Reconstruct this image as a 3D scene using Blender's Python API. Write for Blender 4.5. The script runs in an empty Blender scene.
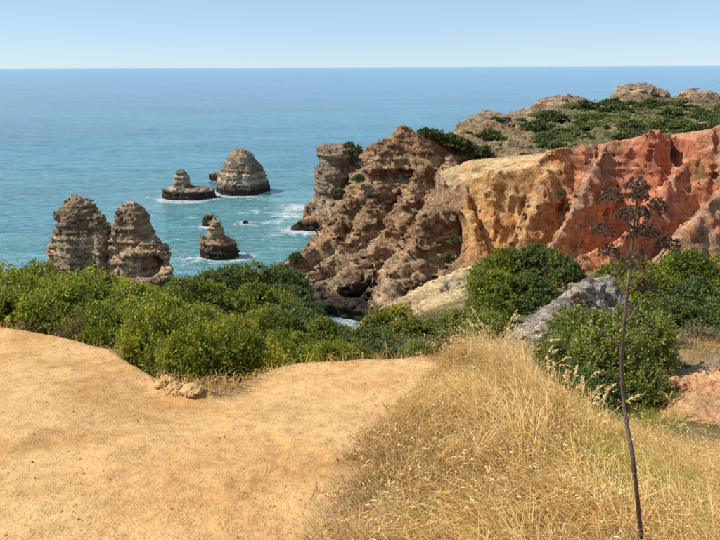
import bpy, math, random
import numpy as np
from mathutils import Matrix, Vector

# ------------------------------------------------------------------ camera, sky, sun, exposure
scene = bpy.context.scene
F_PX = 650.0                      # focal length in pixels of a 720 px wide frame
PITCH = math.radians(17.35)
ROLL = math.radians(0.24)
CAM = np.array([0.0, 0.0, 35.0])
_r = np.array([1.0, 0, 0]); _f = np.array([0, math.cos(PITCH), -math.sin(PITCH)])
_u = np.array([0, math.sin(PITCH), math.cos(PITCH)])
UP = _u * math.cos(ROLL) + _r * math.sin(ROLL)
RT = _r * math.cos(ROLL) - _u * math.sin(ROLL)
cam_d = bpy.data.cameras.new("camera"); cam = bpy.data.objects.new("camera", cam_d)
scene.collection.objects.link(cam); scene.camera = cam
cam_d.sensor_width = 36.0; cam_d.lens = 36.0 * F_PX / 720.0
cam_d.clip_start = 0.05; cam_d.clip_end = 200000.0
M4 = Matrix.Identity(4)
for i in range(3):
    M4[i][0] = RT[i]; M4[i][1] = UP[i]; M4[i][2] = -_f[i]; M4[i][3] = CAM[i]
cam.matrix_world = M4

SUN_EL = math.radians(50.0)
SUN_AZ = math.radians(-90.0)      # measured from +Y (view direction), negative = to the left
SUN_DIR = Vector((math.sin(SUN_AZ) * math.cos(SUN_EL), math.cos(SUN_AZ) * math.cos(SUN_EL), math.sin(SUN_EL)))
world = bpy.data.worlds.new("World"); scene.world = world; world.use_nodes = True
wn = world.node_tree
sky = wn.nodes.new("ShaderNodeTexSky"); sky.sky_type = 'NISHITA'; sky.sun_disc = False
sky.sun_elevation = SUN_EL; sky.sun_rotation = SUN_AZ
sky.altitude = 30.0; sky.air_density = 0.6; sky.dust_density = 0.1; sky.ozone_density = 3.0
haze_mix = wn.nodes.new("ShaderNodeMix"); haze_mix.data_type = 'RGBA'; haze_mix.inputs[0].default_value = 0.5   # bright summer haze over the whole dome
haze_mix.inputs[7].default_value = (4.0, 5.4, 6.8, 1)
wn.links.new(sky.outputs[0], haze_mix.inputs[6]); wn.links.new(haze_mix.outputs[2], wn.nodes["Background"].inputs[0])
wn.nodes["Background"].inputs[1].default_value = 0.118
sun_d = bpy.data.lights.new("sun", 'SUN'); sun = bpy.data.objects.new("sun", sun_d)
scene.collection.objects.link(sun)
sun_d.energy = 5.0; sun_d.angle = math.radians(0.5); sun_d.color = (1.0, 0.95, 0.87)
sun.rotation_euler = SUN_DIR.to_track_quat('Z', 'Y').to_euler()
scene.view_settings.view_transform = 'Standard'; scene.view_settings.look = 'None'
scene.view_settings.exposure = 0.18; scene.view_settings.gamma = 1.0
scene.view_settings.use_curve_mapping = False
scene.cycles.max_bounces = 6; scene.cycles.diffuse_bounces = 3; scene.cycles.glossy_bounces = 2
scene.cycles.transmission_bounces = 3; scene.cycles.caustics_reflective = False; scene.cycles.caustics_refractive = False

# ------------------------------------------------------------------ helpers
rng = np.random.default_rng(7)
random.seed(7)
COL = scene.collection

def at(px, py, Y):
    """point on the sight line through photo pixel (px, py) at world distance Y in front of the camera"""
    d = _f + RT * (px - 360.0) / F_PX + UP * (270.0 - py) / F_PX
    return CAM + d * (Y / d[1])

def at_many(lst):
    return np.array([at(*p[:3]) for p in lst])

TAB = rng.random((32, 32, 32)).astype(np.float32) * 2 - 1
TAB_F = TAB.ravel()

def noise3(x, y, z):
    x = np.asarray(x, np.float32); y = np.asarray(y, np.float32); z = np.asarray(z, np.float32)
    xi = np.floor(x); yi = np.floor(y); zi = np.floor(z)
    fx = x - xi; fy = y - yi; fz = z - zi
    fx = fx * fx * (3 - 2 * fx); fy = fy * fy * (3 - 2 * fy); fz = fz * fz * (3 - 2 * fz)
    x0 = xi.astype(np.int32) & 31; y0 = yi.astype(np.int32) & 31; z0 = zi.astype(np.int32) & 31
    x1 = (x0 + 1) & 31; y1 = (y0 + 1) & 31; z1 = (z0 + 1) & 31
    x0 = x0 << 10; x1 = x1 << 10; y0 = y0 << 5; y1 = y1 << 5
    T = TAB_F
    a = T[x0 + y0 + z0]; a = a + (T[x1 + y0 + z0] - a) * fx
    b = T[x0 + y1 + z0]; b = b + (T[x1 + y1 + z0] - b) * fx
    a = a + (b - a) * fy
    c = T[x0 + y0 + z1]; c = c + (T[x1 + y0 + z1] - c) * fx
    d = T[x0 + y1 + z1]; d = d + (T[x1 + y1 + z1] - d) * fx
    c = c + (d - c) * fy
    return a + (c - a) * fz

def fbm(x, y, z, scale, octaves=4, gain=0.5, ridged=False, seed=0.0):
    """sum of octaves, about -1..1; scale = size in metres of the largest lumps"""
    out = 0.0; amp = 1.0; tot = 0.0; k = 1.0 / scale
    for o in range(octaves):
        s = seed * 7.13 + o * 11.7
        # rotate a little between octaves against grid lines
        c, sn = math.cos(o * 0.9 + 0.4), math.sin(o * 0.9 + 0.4)
        xx = (x * c - y * sn) * k + s; yy = (x * sn + y * c) * k + s * 1.7; zz = z * k + s * 0.6
        n = noise3(xx, yy, zz)
        if ridged: n = 1 - 2 * np.abs(n) * 1.3
        out = out + n * amp; tot += amp; amp *= gain; k *= 2.03
    return out / tot

def blocks(x, y, z, s, seed=0.0):
    """jointed rock: one offset for each warped block of about s metres"""
    w = 0.35 * s
    xx = (x + w * noise3(x / s + seed, y / s, z / s)) / s + seed * 3.1
    yy = (y + w * noise3(x / s, y / s + seed + 5.2, z / s)) / s
    zz = (z + w * noise3(x / s, y / s, z / s + seed + 9.4)) / (s * 0.7)
    i = (np.floor(xx).astype(np.int32) & 31) << 10; j = (np.floor(yy).astype(np.int32) & 31) << 5; k = np.floor(zz).astype(np.int32) & 31
    return TAB_F[i + j + k]

def smoothstep(a, b, x):
    t = np.clip((x - a) / (b - a), 0, 1); return t * t * (3 - 2 * t)

def smax(a, b, k):
    h = np.clip(0.5 + 0.5 * (a - b) / k, 0, 1)
    return b + (a - b) * h + k * h * (1 - h)

def mix(a, b, t):
    t = np.asarray(t)[..., None] if np.ndim(t) else t
    return np.asarray(a) * (1 - t) + np.asarray(b) * t

def set_props(o, label=None, cat=None, group=None, kind=None):
    if label: o["label"] = label
    if cat: o["category"] = cat
    if group: o["group"] = group
    if kind: o["kind"] = kind
    return o

def make_mesh(name, V, Fq, mat=None, smooth=True, col=None, tri=None):
    """V (n,3), Fq (m,4) quads, tri (k,3) triangles -> mesh datablock with optional point colour"""
    me = bpy.data.meshes.new(name)
    V = np.asarray(V, np.float32)
    nq = 0 if Fq is None else len(Fq); nt = 0 if tri is None else len(tri)
    me.vertices.add(len(V)); me.vertices.foreach_set("co", V.ravel())
    li = []
    if nq: li.append(np.asarray(Fq, np.int32).ravel())
    if nt: li.append(np.asarray(tri, np.int32).ravel())
    li = np.concatenate(li) if li else np.zeros(0, np.int32)
    me.loops.add(len(li)); me.loops.foreach_set("vertex_index", li)
    me.polygons.add(nq + nt)
    st = np.concatenate([np.arange(nq) * 4, nq * 4 + np.arange(nt) * 3]).astype(np.int32)
    me.polygons.foreach_set("loop_start", st)
    me.update(calc_edges=True)
    me.polygons.foreach_set("use_smooth", np.full(nq + nt, smooth, dtype=bool))
    if col is not None:
        col = np.asarray(col, np.float32)
        if col.shape[1] == 3: col = np.hstack([col, np.ones((len(col), 1), np.float32)])
        a = me.color_attributes.new("Col", 'FLOAT_COLOR', 'POINT')
        a.data.foreach_set("color", col.ravel())
    if mat is not None: me.materials.append(mat)
    me.validate()
    return me

def link(name, me, parent=None, loc=None):
    o = bpy.data.objects.new(name, me); COL.objects.link(o)
    if parent is not None: o.parent = parent
    if loc is not None: o.location = loc
    return o

def empty(name, loc=(0, 0, 0)):
    o = bpy.data.objects.new(name, None); COL.objects.link(o); o.location = loc
    o.empty_display_size = 0.2
    return o

def copy_tree(o, parent=None):
    c = o.copy(); COL.objects.link(c); c.parent = parent
    for ch in list(o.children): copy_tree(ch, c)
    return c

def tube(path, radii, sides=8):
    """closed tapered tube through the points"""
    P = np.asarray(path, float); R = np.asarray(radii, float); n = len(P)
    T = np.gradient(P, axis=0); T /= np.linalg.norm(T, axis=1)[:, None] + 1e-9
    ref = np.array([0.31, 0.95, 0.05]); V = []
    for i in range(n):
        a = np.cross(T[i], ref); a /= np.linalg.norm(a) + 1e-9; b = np.cross(T[i], a)
        for s in range(sides):
            th = 2 * math.pi * s / sides
            V.append(P[i] + R[i] * (math.cos(th) * a + math.sin(th) * b))
    Q = [(i * sides + s, i * sides + (s + 1) % sides, (i + 1) * sides + (s + 1) % sides, (i + 1) * sides + s)
         for i in range(n - 1) for s in range(sides)]
    V.append(P[0]); V.append(P[-1]); k = n * sides
    Tr = [(k, (s + 1) % sides, s) for s in range(sides)] + [(k + 1, (n - 1) * sides + s, (n - 1) * sides + (s + 1) % sides) for s in range(sides)]
    return np.array(V), np.array(Q), np.array(Tr)

def join(parts):
    V = []; Q = []; T = []; off = 0
    for v, q, t in parts:
        V.append(v)
        if q is not None and len(q): Q.append(np.asarray(q) + off)
        if t is not None and len(t): T.append(np.asarray(t) + off)
        off += len(v)
    return np.vstack(V), (np.vstack(Q) if Q else None), (np.vstack(T) if T else None)

# ---- surface nets: an implicit field sampled on a grid becomes a mesh
def surface_nets(Fv, org, h):
    S = Fv < 0
    nx, ny, nz = S.shape
    cs = [(i, j, k) for i in (0, 1) for j in (0, 1) for k in (0, 1)]
    cnt = np.zeros((nx - 1, ny - 1, nz - 1), np.int8)
    for (i, j, k) in cs: cnt += S[i:nx - 1 + i, j:ny - 1 + j, k:nz - 1 + k]
    act = (cnt > 0) & (cnt < 8)
    I, J, K = np.nonzero(act)
    N = len(I)
    vid = np.full(act.shape, -1, np.int32); vid[I, J, K] = np.arange(N)
    vals = [Fv[I + i, J + j, K + k] for (i, j, k) in cs]
    acc = np.zeros((N, 3), np.float32); num = np.zeros(N, np.float32)
    for a in range(8):
        for b in range(a + 1, 8):
            ca, cb = np.array(cs[a]), np.array(cs[b])
            if np.abs(ca - cb).sum() != 1: continue
            fa, fb = vals[a], vals[b]
            m = (fa < 0) != (fb < 0)
            t = np.where(m, fa / np.where(m, fa - fb, 1), 0)
            acc += np.where(m[:, None], ca + t[:, None] * (cb - ca), 0); num += m
    V = np.stack([I, J, K], 1) + acc / num[:, None]
    V = V * h + np.asarray(org)
    quads = []
    for ax in range(3):
        sl0 = [slice(1, -1)] * 3; sl1 = [slice(1, -1)] * 3
        sl0[ax] = slice(0, -1); sl1[ax] = slice(1, None)
        A = S[tuple(sl0)]; B = S[tuple(sl1)]
        e = A != B
        i, j, k = np.nonzero(e)
        idx = [i, j, k]
        for d in range(3):
            if d != ax: idx[d] = idx[d] + 1
        u, v = [(1, 2), (2, 0), (0, 1)][ax]
        def cell(du, dv):
            q = [idx[0].copy(), idx[1].copy(), idx[2].copy()]; q[u] -= du; q[v] -= dv
            return vid[q[0], q[1], q[2]]
        a, b, c, d = cell(1, 1), cell(0, 1), cell(0, 0), cell(1, 0)
        inside = A[i, j, k]
        quads.append(np.where(inside[:, None], np.stack([a, b, c, d], 1), np.stack([d, c, b, a], 1)))
    return V, np.vstack(quads)

def main_body(V, Q):
    """drop loose crumbs that the roughening cut off"""
    lab = np.arange(len(V))
    for _ in range(200):
        m = lab[Q].min(1); new = lab.copy(); np.minimum.at(new, Q.ravel(), np.repeat(m, 4)); new = new[new]
        if (new == lab).all(): break
        lab = new
    best = np.bincount(lab).argmax(); kv = lab == best
    idx = np.cumsum(kv) - 1
    return V[kv], idx[Q[kv[Q[:, 0]]]]

def mesh_normals(V, Q):
    n = np.cross(V[Q[:, 2]] - V[Q[:, 0]], V[Q[:, 3]] - V[Q[:, 1]])
    out = np.zeros_like(V)
    for c in range(4): np.add.at(out, Q[:, c], n)
    return out / (np.linalg.norm(out, axis=1)[:, None] + 1e-9)

STR_TAB = np.random.default_rng(21).random(512)
def strata(z, fine=False):
    """hard and soft beds: -1..1 over height, steps of uneven thickness"""
    out = 0
    for k, (s, a) in enumerate(((1.9, 0.5), (0.8, 0.35), (0.33, 0.25)) if not fine else ((2.3, 0.15), (0.75, 0.4), (0.4, 0.45))):
        t = z / s + 40 + 37 * k; i = np.floor(t).astype(int); f = t - i
        f = smoothstep(0.3, 0.7, f)
        out = out + a * ((STR_TAB[i % 512] * (1 - f) + STR_TAB[(i + 1) % 512] * f) * 2 - 1)
    return out

def volume_rock(Hfun, lo, hi, h, lumps, beds, lump_scale=4.0, rill=0.0, seed=0, octaves=5, gmax=9.0, tilt=(0.03, 0.02), bite=None, band=4.5, ridged=True, block=0.55, crease=1.0, fine_beds=False, cap=0.25, joints=0.0):
    """mesh of ground height Hfun(x,y) roughened in three dimensions: lumps, beds that stand out or recede, rills down the face"""
    lo = np.array(lo, float); hi = np.array(hi, float)
    n = np.ceil((hi - lo) / h).astype(int) + 1
    gx = lo[0] + np.arange(n[0]) * h; gy = lo[1] + np.arange(n[1]) * h; gz = (lo[2] + np.arange(n[2]) * h).astype(np.float32)
    X, Y = np.meshgrid(gx, gy, indexing='ij')
    H = Hfun(X, Y).astype(np.float32)
    gxH, gyH = np.gradient(H, h)
    G = np.sqrt(1 + np.minimum(gxH ** 2 + gyH ** 2, gmax ** 2)).astype(np.float32)
    Fv = (gz[None, None, :] - H[:, :, None]) / G[:, :, None]
    m = np.abs(Fv) < band
    I, J, K = np.nonzero(m)
    x = X[I, J].astype(np.float32); y = Y[I, J].astype(np.float32); z = gz[K]
    st = smoothstep(1.0, 2.6, G[I, J])                       # beds only show on steep faces
    d = lumps * 0.8 * fbm(x, y, z * 1.25, lump_scale, 3, 0.5, seed=seed)
    b1 = noise3(x / (lump_scale * 0.5) + seed, y / (lump_scale * 0.5), z / (lump_scale * 0.36)); b2 = noise3(x / (lump_scale * 0.2), y / (lump_scale * 0.2) + seed, z / (lump_scale * 0.16)); b3 = noise3(x / (lump_scale * 0.09), y / (lump_scale * 0.09), z / (lump_scale * 0.07) + seed)
    md = 0.40 + 0.85 * smoothstep(-0.3, 0.35, fbm(x, y, z, lump_scale * 1.9, 2, seed=seed + 17))                 # rough here, smooth there
    d = d + md * lumps * crease * (0.5 * np.minimum(np.abs(b1) * 2.4, 1) + 0.42 * np.minimum(np.abs(b2) * 2.4, 1) + 0.3 * np.minimum(np.abs(b3) * 2.4, 1) - 0.75)      # rounded faces split by sharp clefts
    if joints:
        jn = noise3(x / 2.6 + seed, y / 2.6, z / 14.0); jn2 = noise3(x / 1.2, y / 1.2 + seed, z / 6.0 + 4.0)
        d = d - joints * st * (np.exp(-(jn / 0.05) ** 2) + 0.6 * np.exp(-(jn2 / 0.06) ** 2))
    if block:
        d = d + block * lumps * (0.6 * blocks(x, y, z, lump_scale * 0.55, seed + 0.3) + 0.5 * blocks(x, y, z, lump_scale * 0.27, seed + 1.7) + 0.35 * blocks(x, y, z, lump_scale * 0.13, seed + 2.9))
    if beds:
        zz = z + tilt[0] * x + tilt[1] * y + 0.5 * fbm(x, y, z, 9.0, 2, seed=seed + 3)
        d = d + beds * strata(zz, fine_beds) * (0.25 + 0.75 * st)
    if rill:
        w = 0.8 * fbm(x, y, z, 5.0, 2, seed=seed + 5)
        d = d + rill * st * (0.6 * fbm(x + w, y + w, z * 0.16, 3.4, 4, 0.6, seed=seed + 6) + 0.62 * fbm(x + w, y + w, z * 0.22, 1.7, 3, 0.6, ridged=True, seed=seed + 7) - 0.2)
    f = Fv[I, J, K] - d
    if bite is not None: f = bite(x, y, z, f)
    top = H.copy()
    for _ in range(max(2, int(round(1.4 / h))) if h > 0.15 else 4):
        top[1:] = np.maximum(top[1:], top[:-1]); top[:-1] = np.maximum(top[:-1], top[1:]); top[:, 1:] = np.maximum(top[:, 1:], top[:, :-1]); top[:, :-1] = np.maximum(top[:, :-1], top[:, 1:])
    f = np.maximum(f, (z - top[I, J] - cap * min(1.0, lumps)))          # no horns standing above the rim
    Fv[I, J, K] = f
    return main_body(*surface_nets(Fv, lo, h))

def seg_dist(X, Y, a, b):
    ax, ay = a[0], a[1]; bx, by = b[0], b[1]
    dx, dy = bx - ax, by - ay
    t = np.clip(((X - ax) * dx + (Y - ay) * dy) / (dx * dx + dy * dy + 1e-9), 0, 1)
    return np.hypot(X - ax - t * dx, Y - ay - t * dy), t

def ridge(X, Y, pts, k, crown=0.6, power=1.0):
    """height of a ridge with crest through pts (x,y,z) and flanks falling k metres per metre"""
    H = np.full(X.shape, -1e3)
    for a, b in zip(pts[:-1], pts[1:]):
        d, t = seg_dist(X, Y, a, b)
        z = a[2] + (b[2] - a[2]) * t
        kk = k if np.isscalar(k) else k[0]
        H = np.maximum(H, z - kk * (np.sqrt(d * d + crown * crown) - crown) ** power)
    return H

def poly_sd(X, Y, P):
    """signed distance to polygon, positive inside"""
    P = np.asarray(P)[:, :2]; D = np.full(X.shape, 1e9); ins = np.zeros(X.shape, bool)
    for i in range(len(P)):
        a, b = P[i], P[(i + 1) % len(P)]
        d, _ = seg_dist(X, Y, a, b); D = np.minimum(D, d)
        c = ((a[1] > Y) != (b[1] > Y))
        xx = (b[0] - a[0]) * (Y - a[1]) / (b[1] - a[1] + 1e-12) + a[0]
        ins ^= c & (X < xx)
    return np.where(ins, D, -D)

class RBF:
    """smooth height through scattered control points (linear kernel + plane)"""
    def __init__(s, P, soft=0.0):
        P = np.asarray(P, float); s.P = P; n = len(P)
        r = np.hypot(P[:, None, 0] - P[None, :, 0], P[:, None, 1] - P[None, :, 1])
        K = np.sqrt(r * r + 0.3)
        A = np.zeros((n + 3, n + 3)); A[:n, :n] = K - soft * np.eye(n)
        B = np.c_[np.ones(n), P[:, 0], P[:, 1]]; A[:n, n:] = B; A[n:, :n] = B.T
        s.w = np.linalg.solve(A, np.r_[P[:, 2], 0, 0, 0])
    def __call__(s, X, Y):
        X = np.asarray(X, float); Y = np.asarray(Y, float)
        out = s.w[-3] + s.w[-2] * X + s.w[-1] * Y
        for (px, py, _), w in zip(s.P, s.w): out = out + w * np.sqrt((X - px) ** 2 + (Y - py) ** 2 + 0.3)
        return out

# ------------------------------------------------------------------ materials
def new_mat(name):
    m = bpy.data.materials.new(name); m.use_nodes = True
    nt = m.node_tree; b = nt.nodes["Principled BSDF"]
    b.inputs["Roughness"].default_value = 0.9
    b.inputs["Specular IOR Level"].default_value = 0.15
    return m, nt, b

def node(nt, t, **kw):
    n = nt.nodes.new(t)
    for k, v in kw.items(): setattr(n, k, v)
    return n

def noise_node(nt, scale, detail=6, rough=0.6, vec=None, dist=0.0):
    n = node(nt, "ShaderNodeTexNoise"); n.inputs["Scale"].default_value = scale
    n.inputs["Detail"].default_value = detail; n.inputs["Roughness"].default_value = rough; n.inputs["Distortion"].default_value = dist
    if vec is not None: nt.links.new(vec, n.inputs["Vector"])
    return n

def ramp(nt, fac, stops):
    r = node(nt, "ShaderNodeValToRGB"); e = r.color_ramp.elements
    while len(e) < len(stops): e.new(0.5)
    for el, (p, c) in zip(e, stops):
        el.position = p; el.color = (c[0], c[1], c[2], 1) if not np.isscalar(c) else (c, c, c, 1)
    nt.links.new(fac, r.inputs[0]); return r

def mulcol(nt, a, b, fac=1.0, mode='MULTIPLY'):
    m = node(nt, "ShaderNodeMix", data_type='RGBA', blend_type=mode)
    if isinstance(fac, (int, float)): m.inputs[0].default_value = fac
    else: nt.links.new(fac, m.inputs[0])
    for s, v in ((6, a), (7, b)):
        if isinstance(v, tuple): m.inputs[s].default_value = (*v, 1)
        else: nt.links.new(v, m.inputs[s])
    return m.outputs[2]

def bump(nt, height, strength, dist, normal=None):
    b = node(nt, "ShaderNodeBump"); b.inputs["Strength"].default_value = strength; b.inputs["Distance"].default_value = dist
    nt.links.new(height, b.inputs["Height"])
    if normal is not None: nt.links.new(normal, b.inputs["Normal"])
    return b.outputs[0]

def coords(nt):
    return node(nt, "ShaderNodeTexCoord").outputs["Object"]

def rock_mat(name, fine=1.0, bump_d=0.25, contrast=0.55, pits=True, beds=True):
    """colour from the rock's own point colour, broken up by grain, stains and pits"""
    m, nt, b = new_mat(name)
    at_ = node(nt, "ShaderNodeVertexColor"); at_.layer_name = "Col"
    P = coords(nt)
    n1 = noise_node(nt, 0.9 * fine, 8, 0.68, P, 0.6); n2 = noise_node(nt, 4.0 * fine, 6, 0.7, P)
    mp = node(nt, "ShaderNodeMapping"); mp.inputs["Scale"].default_value = (0.22, 0.22, 2.4 if beds else 0.5) ; mp.inputs["Rotation"].default_value = (0.03, 0.04, 0)
    nt.links.new(P, mp.inputs[0]); n3 = noise_node(nt, 1.0 * fine, 6, 0.6, mp.outputs[0], 0.5)     # thin beds
    r1 = ramp(nt, n1.outputs[0], [(0.36, 1 - contrast), (0.47, 0.95), (0.53, 1.05), (0.66, 1 + contrast * 0.75)])
    r2 = ramp(nt, n2.outputs[0], [(0.38, 0.68), (0.5, 1.0), (0.64, 1.25)])
    r3 = ramp(nt, n3.outputs[0], [(0.36, 0.62), (0.46, 1.0), (0.54, 1.0), (0.66, 1.32)])
    c = mulcol(nt, at_.outputs[0], r1.outputs[0]); c = mulcol(nt, c, r2.outputs[0]); c = mulcol(nt, c, r3.outputs[0])
    def scaled(src, k):
        q = node(nt, "ShaderNodeMapRange"); q.inputs[1].default_value = 0.32; q.inputs[2].default_value = 0.68; q.inputs[4].default_value = k; q.clamp = False
        nt.links.new(src, q.inputs[0]); return q.outputs[0]
    h = node(nt, "ShaderNodeMath", operation='ADD'); h2 = node(nt, "ShaderNodeMath", operation='ADD')
    nt.links.new(scaled(n1.outputs[0], 1.0), h.inputs[0]); nt.links.new(scaled(n2.outputs[0], 0.30), h.inputs[1])
    nt.links.new(h.outputs[0], h2.inputs[0]); nt.links.new(scaled(n3.outputs[0], 0.7 if beds else 0.45), h2.inputs[1])
    h = h2
    nrm = bump(nt, h.outputs[0], 0.8, bump_d * 1.7)
    if pits:
        v = node(nt, "ShaderNodeTexVoronoi"); v.inputs["Scale"].default_value = 1.1 * fine; v.inputs["Randomness"].default_value = 1.0
        w = node(nt, "ShaderNodeVectorMath", operation='ADD'); sc = node(nt, "ShaderNodeVectorMath", operation='SCALE'); sc.inputs[3].default_value = 0.8
        nt.links.new(n1.outputs[1], sc.inputs[0]); nt.links.new(P, w.inputs[0]); nt.links.new(sc.outputs[0], w.inputs[1]); nt.links.new(w.outputs[0], v.inputs["Vector"])
        rv = ramp(nt, v.outputs[0], [(0.1, 0.0), (0.32, 1.0)])
        nrm = bump(nt, rv.outputs[0], 0.6, bump_d * 1.4, nrm)
        rc_ = ramp(nt, v.outputs[0], [(0.06, 0.45), (0.2, 1.0)]); c = mulcol(nt, c, rc_.outputs[0], 0.6)
    nt.links.new(c, b.inputs["Base Color"]); nt.links.new(nrm, b.inputs["Normal"])
    return m

MAT_ROCK = rock_mat("weathered_limestone", 1.3, 0.36, 0.62)
MAT_CLAY = rock_mat("red_ochre_clay", 1.1, 0.24, 0.36, pits=False, beds=False)
MAT_NEARROCK = rock_mat("near_limestone", 5.0, 0.05, 0.4)
MAT_BANK = rock_mat("eroded_earth", 7.0, 0.03, 0.35, pits=False)

def sand_mat():
    m, nt, b = new_mat("sandy_soil")
    at_ = node(nt, "ShaderNodeVertexColor"); at_.layer_name = "Col"
    P = coords(nt)
    n0 = noise_node(nt, 0.55, 5, 0.6, P, 0.8); n1 = noise_node(nt, 7.0, 6, 0.65, P); n2 = noise_node(nt, 60.0, 4, 0.7, P)
    c = mulcol(nt, at_.outputs[0], ramp(nt, n0.outputs[0], [(0.38, (0.84, 0.76, 0.64)), (0.5, (1, 1, 1)), (0.62, (1.08, 1.09, 1.14))]).outputs[0])
    c = mulcol(nt, c, ramp(nt, n1.outputs[0], [(0.36, 0.82), (0.5, 1.0), (0.64, 1.10)]).outputs[0])
    c = mulcol(nt, c, ramp(nt, n2.outputs[0], [(0.34, 0.66), (0.46, 1.0), (0.66, 1.12)]).outputs[0])
    v = node(nt, "ShaderNodeTexVoronoi"); v.inputs["Scale"].default_value = 26.0; nt.links.new(P, v.inputs["Vector"])
    sp1 = ramp(nt, v.outputs[0], [(0.10, 0.45), (0.2, 1.0)]); msk = noise_node(nt, 2.2, 3, 0.6, P)
    c = mulcol(nt, c, sp1.outputs[0], ramp(nt, msk.outputs[0], [(0.48, 0.0), (0.62, 0.8)]).outputs[0])
    nrm = bump(nt, n1.outputs[0], 0.9, 0.06)
    nrm = bump(nt, n2.outputs[0], 0.9, 0.012, nrm)
    nt.links.new(c, b.inputs["Base Color"]); nt.links.new(nrm, b.inputs["Normal"])
    return m
MAT_SAND = sand_mat()

def leaf_mat(name, c_dark, c_light, trans=0.3, gloss=0.35):
    m, nt, b = new_mat(name)
    at_ = node(nt, "ShaderNodeVertexColor"); at_.layer_name = "Col"          # r: leaf tint, g: spray tint
    sep = node(nt, "ShaderNodeSeparateColor"); nt.links.new(at_.outputs[0], sep.inputs[0])
    r = ramp(nt, sep.outputs[0], [(0.0, c_dark), (1.0, c_light)])
    oi = node(nt, "ShaderNodeObjectInfo")
    r2 = ramp(nt, oi.outputs["Random"], [(0.0, (0.88, 0.93, 0.9)), (0.5, (1, 1, 1)), (1.0, (1.12, 1.06, 0.98))])
    c = mulcol(nt, r.outputs[0], r2.outputs[0])
    b.inputs["Roughness"].default_value = gloss; b.inputs["Specular IOR Level"].default_value = 0.2
    nt.links.new(c, b.inputs["Base Color"])
    tr = node(nt, "ShaderNodeBsdfTranslucent"); ct = mulcol(nt, c, (1.35, 1.5, 0.55)); nt.links.new(ct, tr.inputs[0])
    mx = node(nt, "ShaderNodeMixShader"); mx.inputs[0].default_value = trans
    nt.links.new(b.outputs[0], mx.inputs[1]); nt.links.new(tr.outputs[0], mx.inputs[2])
    nt.links.new(mx.outputs[0], nt.nodes["Material Output"].inputs[0])
    return m
MAT_LEAF = leaf_mat("mastic_leaf", (0.075, 0.095, 0.011), (0.44, 0.41, 0.045), 0.32, 0.55)
MAT_LEAF_MID = leaf_mat("round_bush_leaf", (0.050, 0.070, 0.010), (0.33, 0.32, 0.034), 0.28, 0.55)
MAT_LEAF_DARK = leaf_mat("dark_shrub_leaf", (0.036, 0.060, 0.018), (0.165, 0.195, 0.045), 0.25, 0.55)
MAT_LEAF_GREY = leaf_mat("grey_green_leaf", (0.085, 0.100, 0.022), (0.33, 0.325, 0.075), 0.3, 0.6)
MAT_LEAF_BROWN = leaf_mat("dry_scrub_leaf", (0.13, 0.095, 0.050), (0.27, 0.21, 0.105), 0.2, 0.7)
MAT_LEAF_FAR = leaf_mat("headland_scrub_leaf", (0.040, 0.058, 0.020), (0.135, 0.150, 0.050), 0.2, 0.7)
MAT_LEAF_FARLIGHT = leaf_mat("pale_scrub_leaf", (0.12, 0.135, 0.050), (0.27, 0.26, 0.10), 0.2, 0.7)

def straw_mat(name, stops, trans=0.25):
    m, nt, b = new_mat(name)
    at_ = node(nt, "ShaderNodeVertexColor"); at_.layer_name = "Col"
    sep = node(nt, "ShaderNodeSeparateColor"); nt.links.new(at_.outputs[0], sep.inputs[0])
    r = ramp(nt, sep.outputs[0], stops)
    b.inputs["Roughness"].default_value = 0.6; nt.links.new(r.outputs[0], b.inputs["Base Color"])
    tr = node(nt, "ShaderNodeBsdfTranslucent"); nt.links.new(r.outputs[0], tr.inputs[0])
    mx = node(nt, "ShaderNodeMixShader"); mx.inputs[0].default_value = trans
    nt.links.new(b.outputs[0], mx.inputs[1]); nt.links.new(tr.outputs[0], mx.inputs[2])
    nt.links.new(mx.outputs[0], nt.nodes["Material Output"].inputs[0])
    return m
MAT_STRAW = straw_mat("dry_straw", [(0.0, (0.20, 0.115, 0.055)), (0.30, (0.52, 0.305, 0.100)), (0.70, (0.80, 0.530, 0.190)), (1.0, (0.88, 0.72, 0.42))])
MAT_GREENGRASS = straw_mat("fresh_grass", [(0.0, (0.11, 0.14, 0.02)), (0.6, (0.28, 0.31, 0.045)), (1.0, (0.50, 0.46, 0.06))], 0.35)

def plain_mat(name, c1, c2, scale, rough=0.85, bd=0.01, bs=0.5):
    m, nt, b = new_mat(name); P = coords(nt)
    n = noise_node(nt, scale, 6, 0.65, P)
    r = ramp(nt, n.outputs[0], [(0.3, c1), (0.7, c2)])
    nt.links.new(r.outputs[0], b.inputs["Base Color"]); b.inputs["Roughness"].default_value = rough
    nt.links.new(bump(nt, n.outputs[0], bs, bd), b.inputs["Normal"])
    return m
MAT_BARK = plain_mat("shrub_bark", (0.09, 0.07, 0.05), (0.22, 0.18, 0.13), 20)
MAT_STALK = plain_mat("dead_stalk", (0.05, 0.030, 0.022), (0.22, 0.15, 0.105), 60, 0.7, 0.002)
MAT_SEED = plain_mat("dry_seed", (0.035, 0.020, 0.014), (0.16, 0.095, 0.060), 90, 0.8, 0.002)
MAT_PEBBLE = plain_mat("pebble", (0.28, 0.16, 0.07), (0.60, 0.38, 0.17), 40, 0.9, 0.003)

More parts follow.
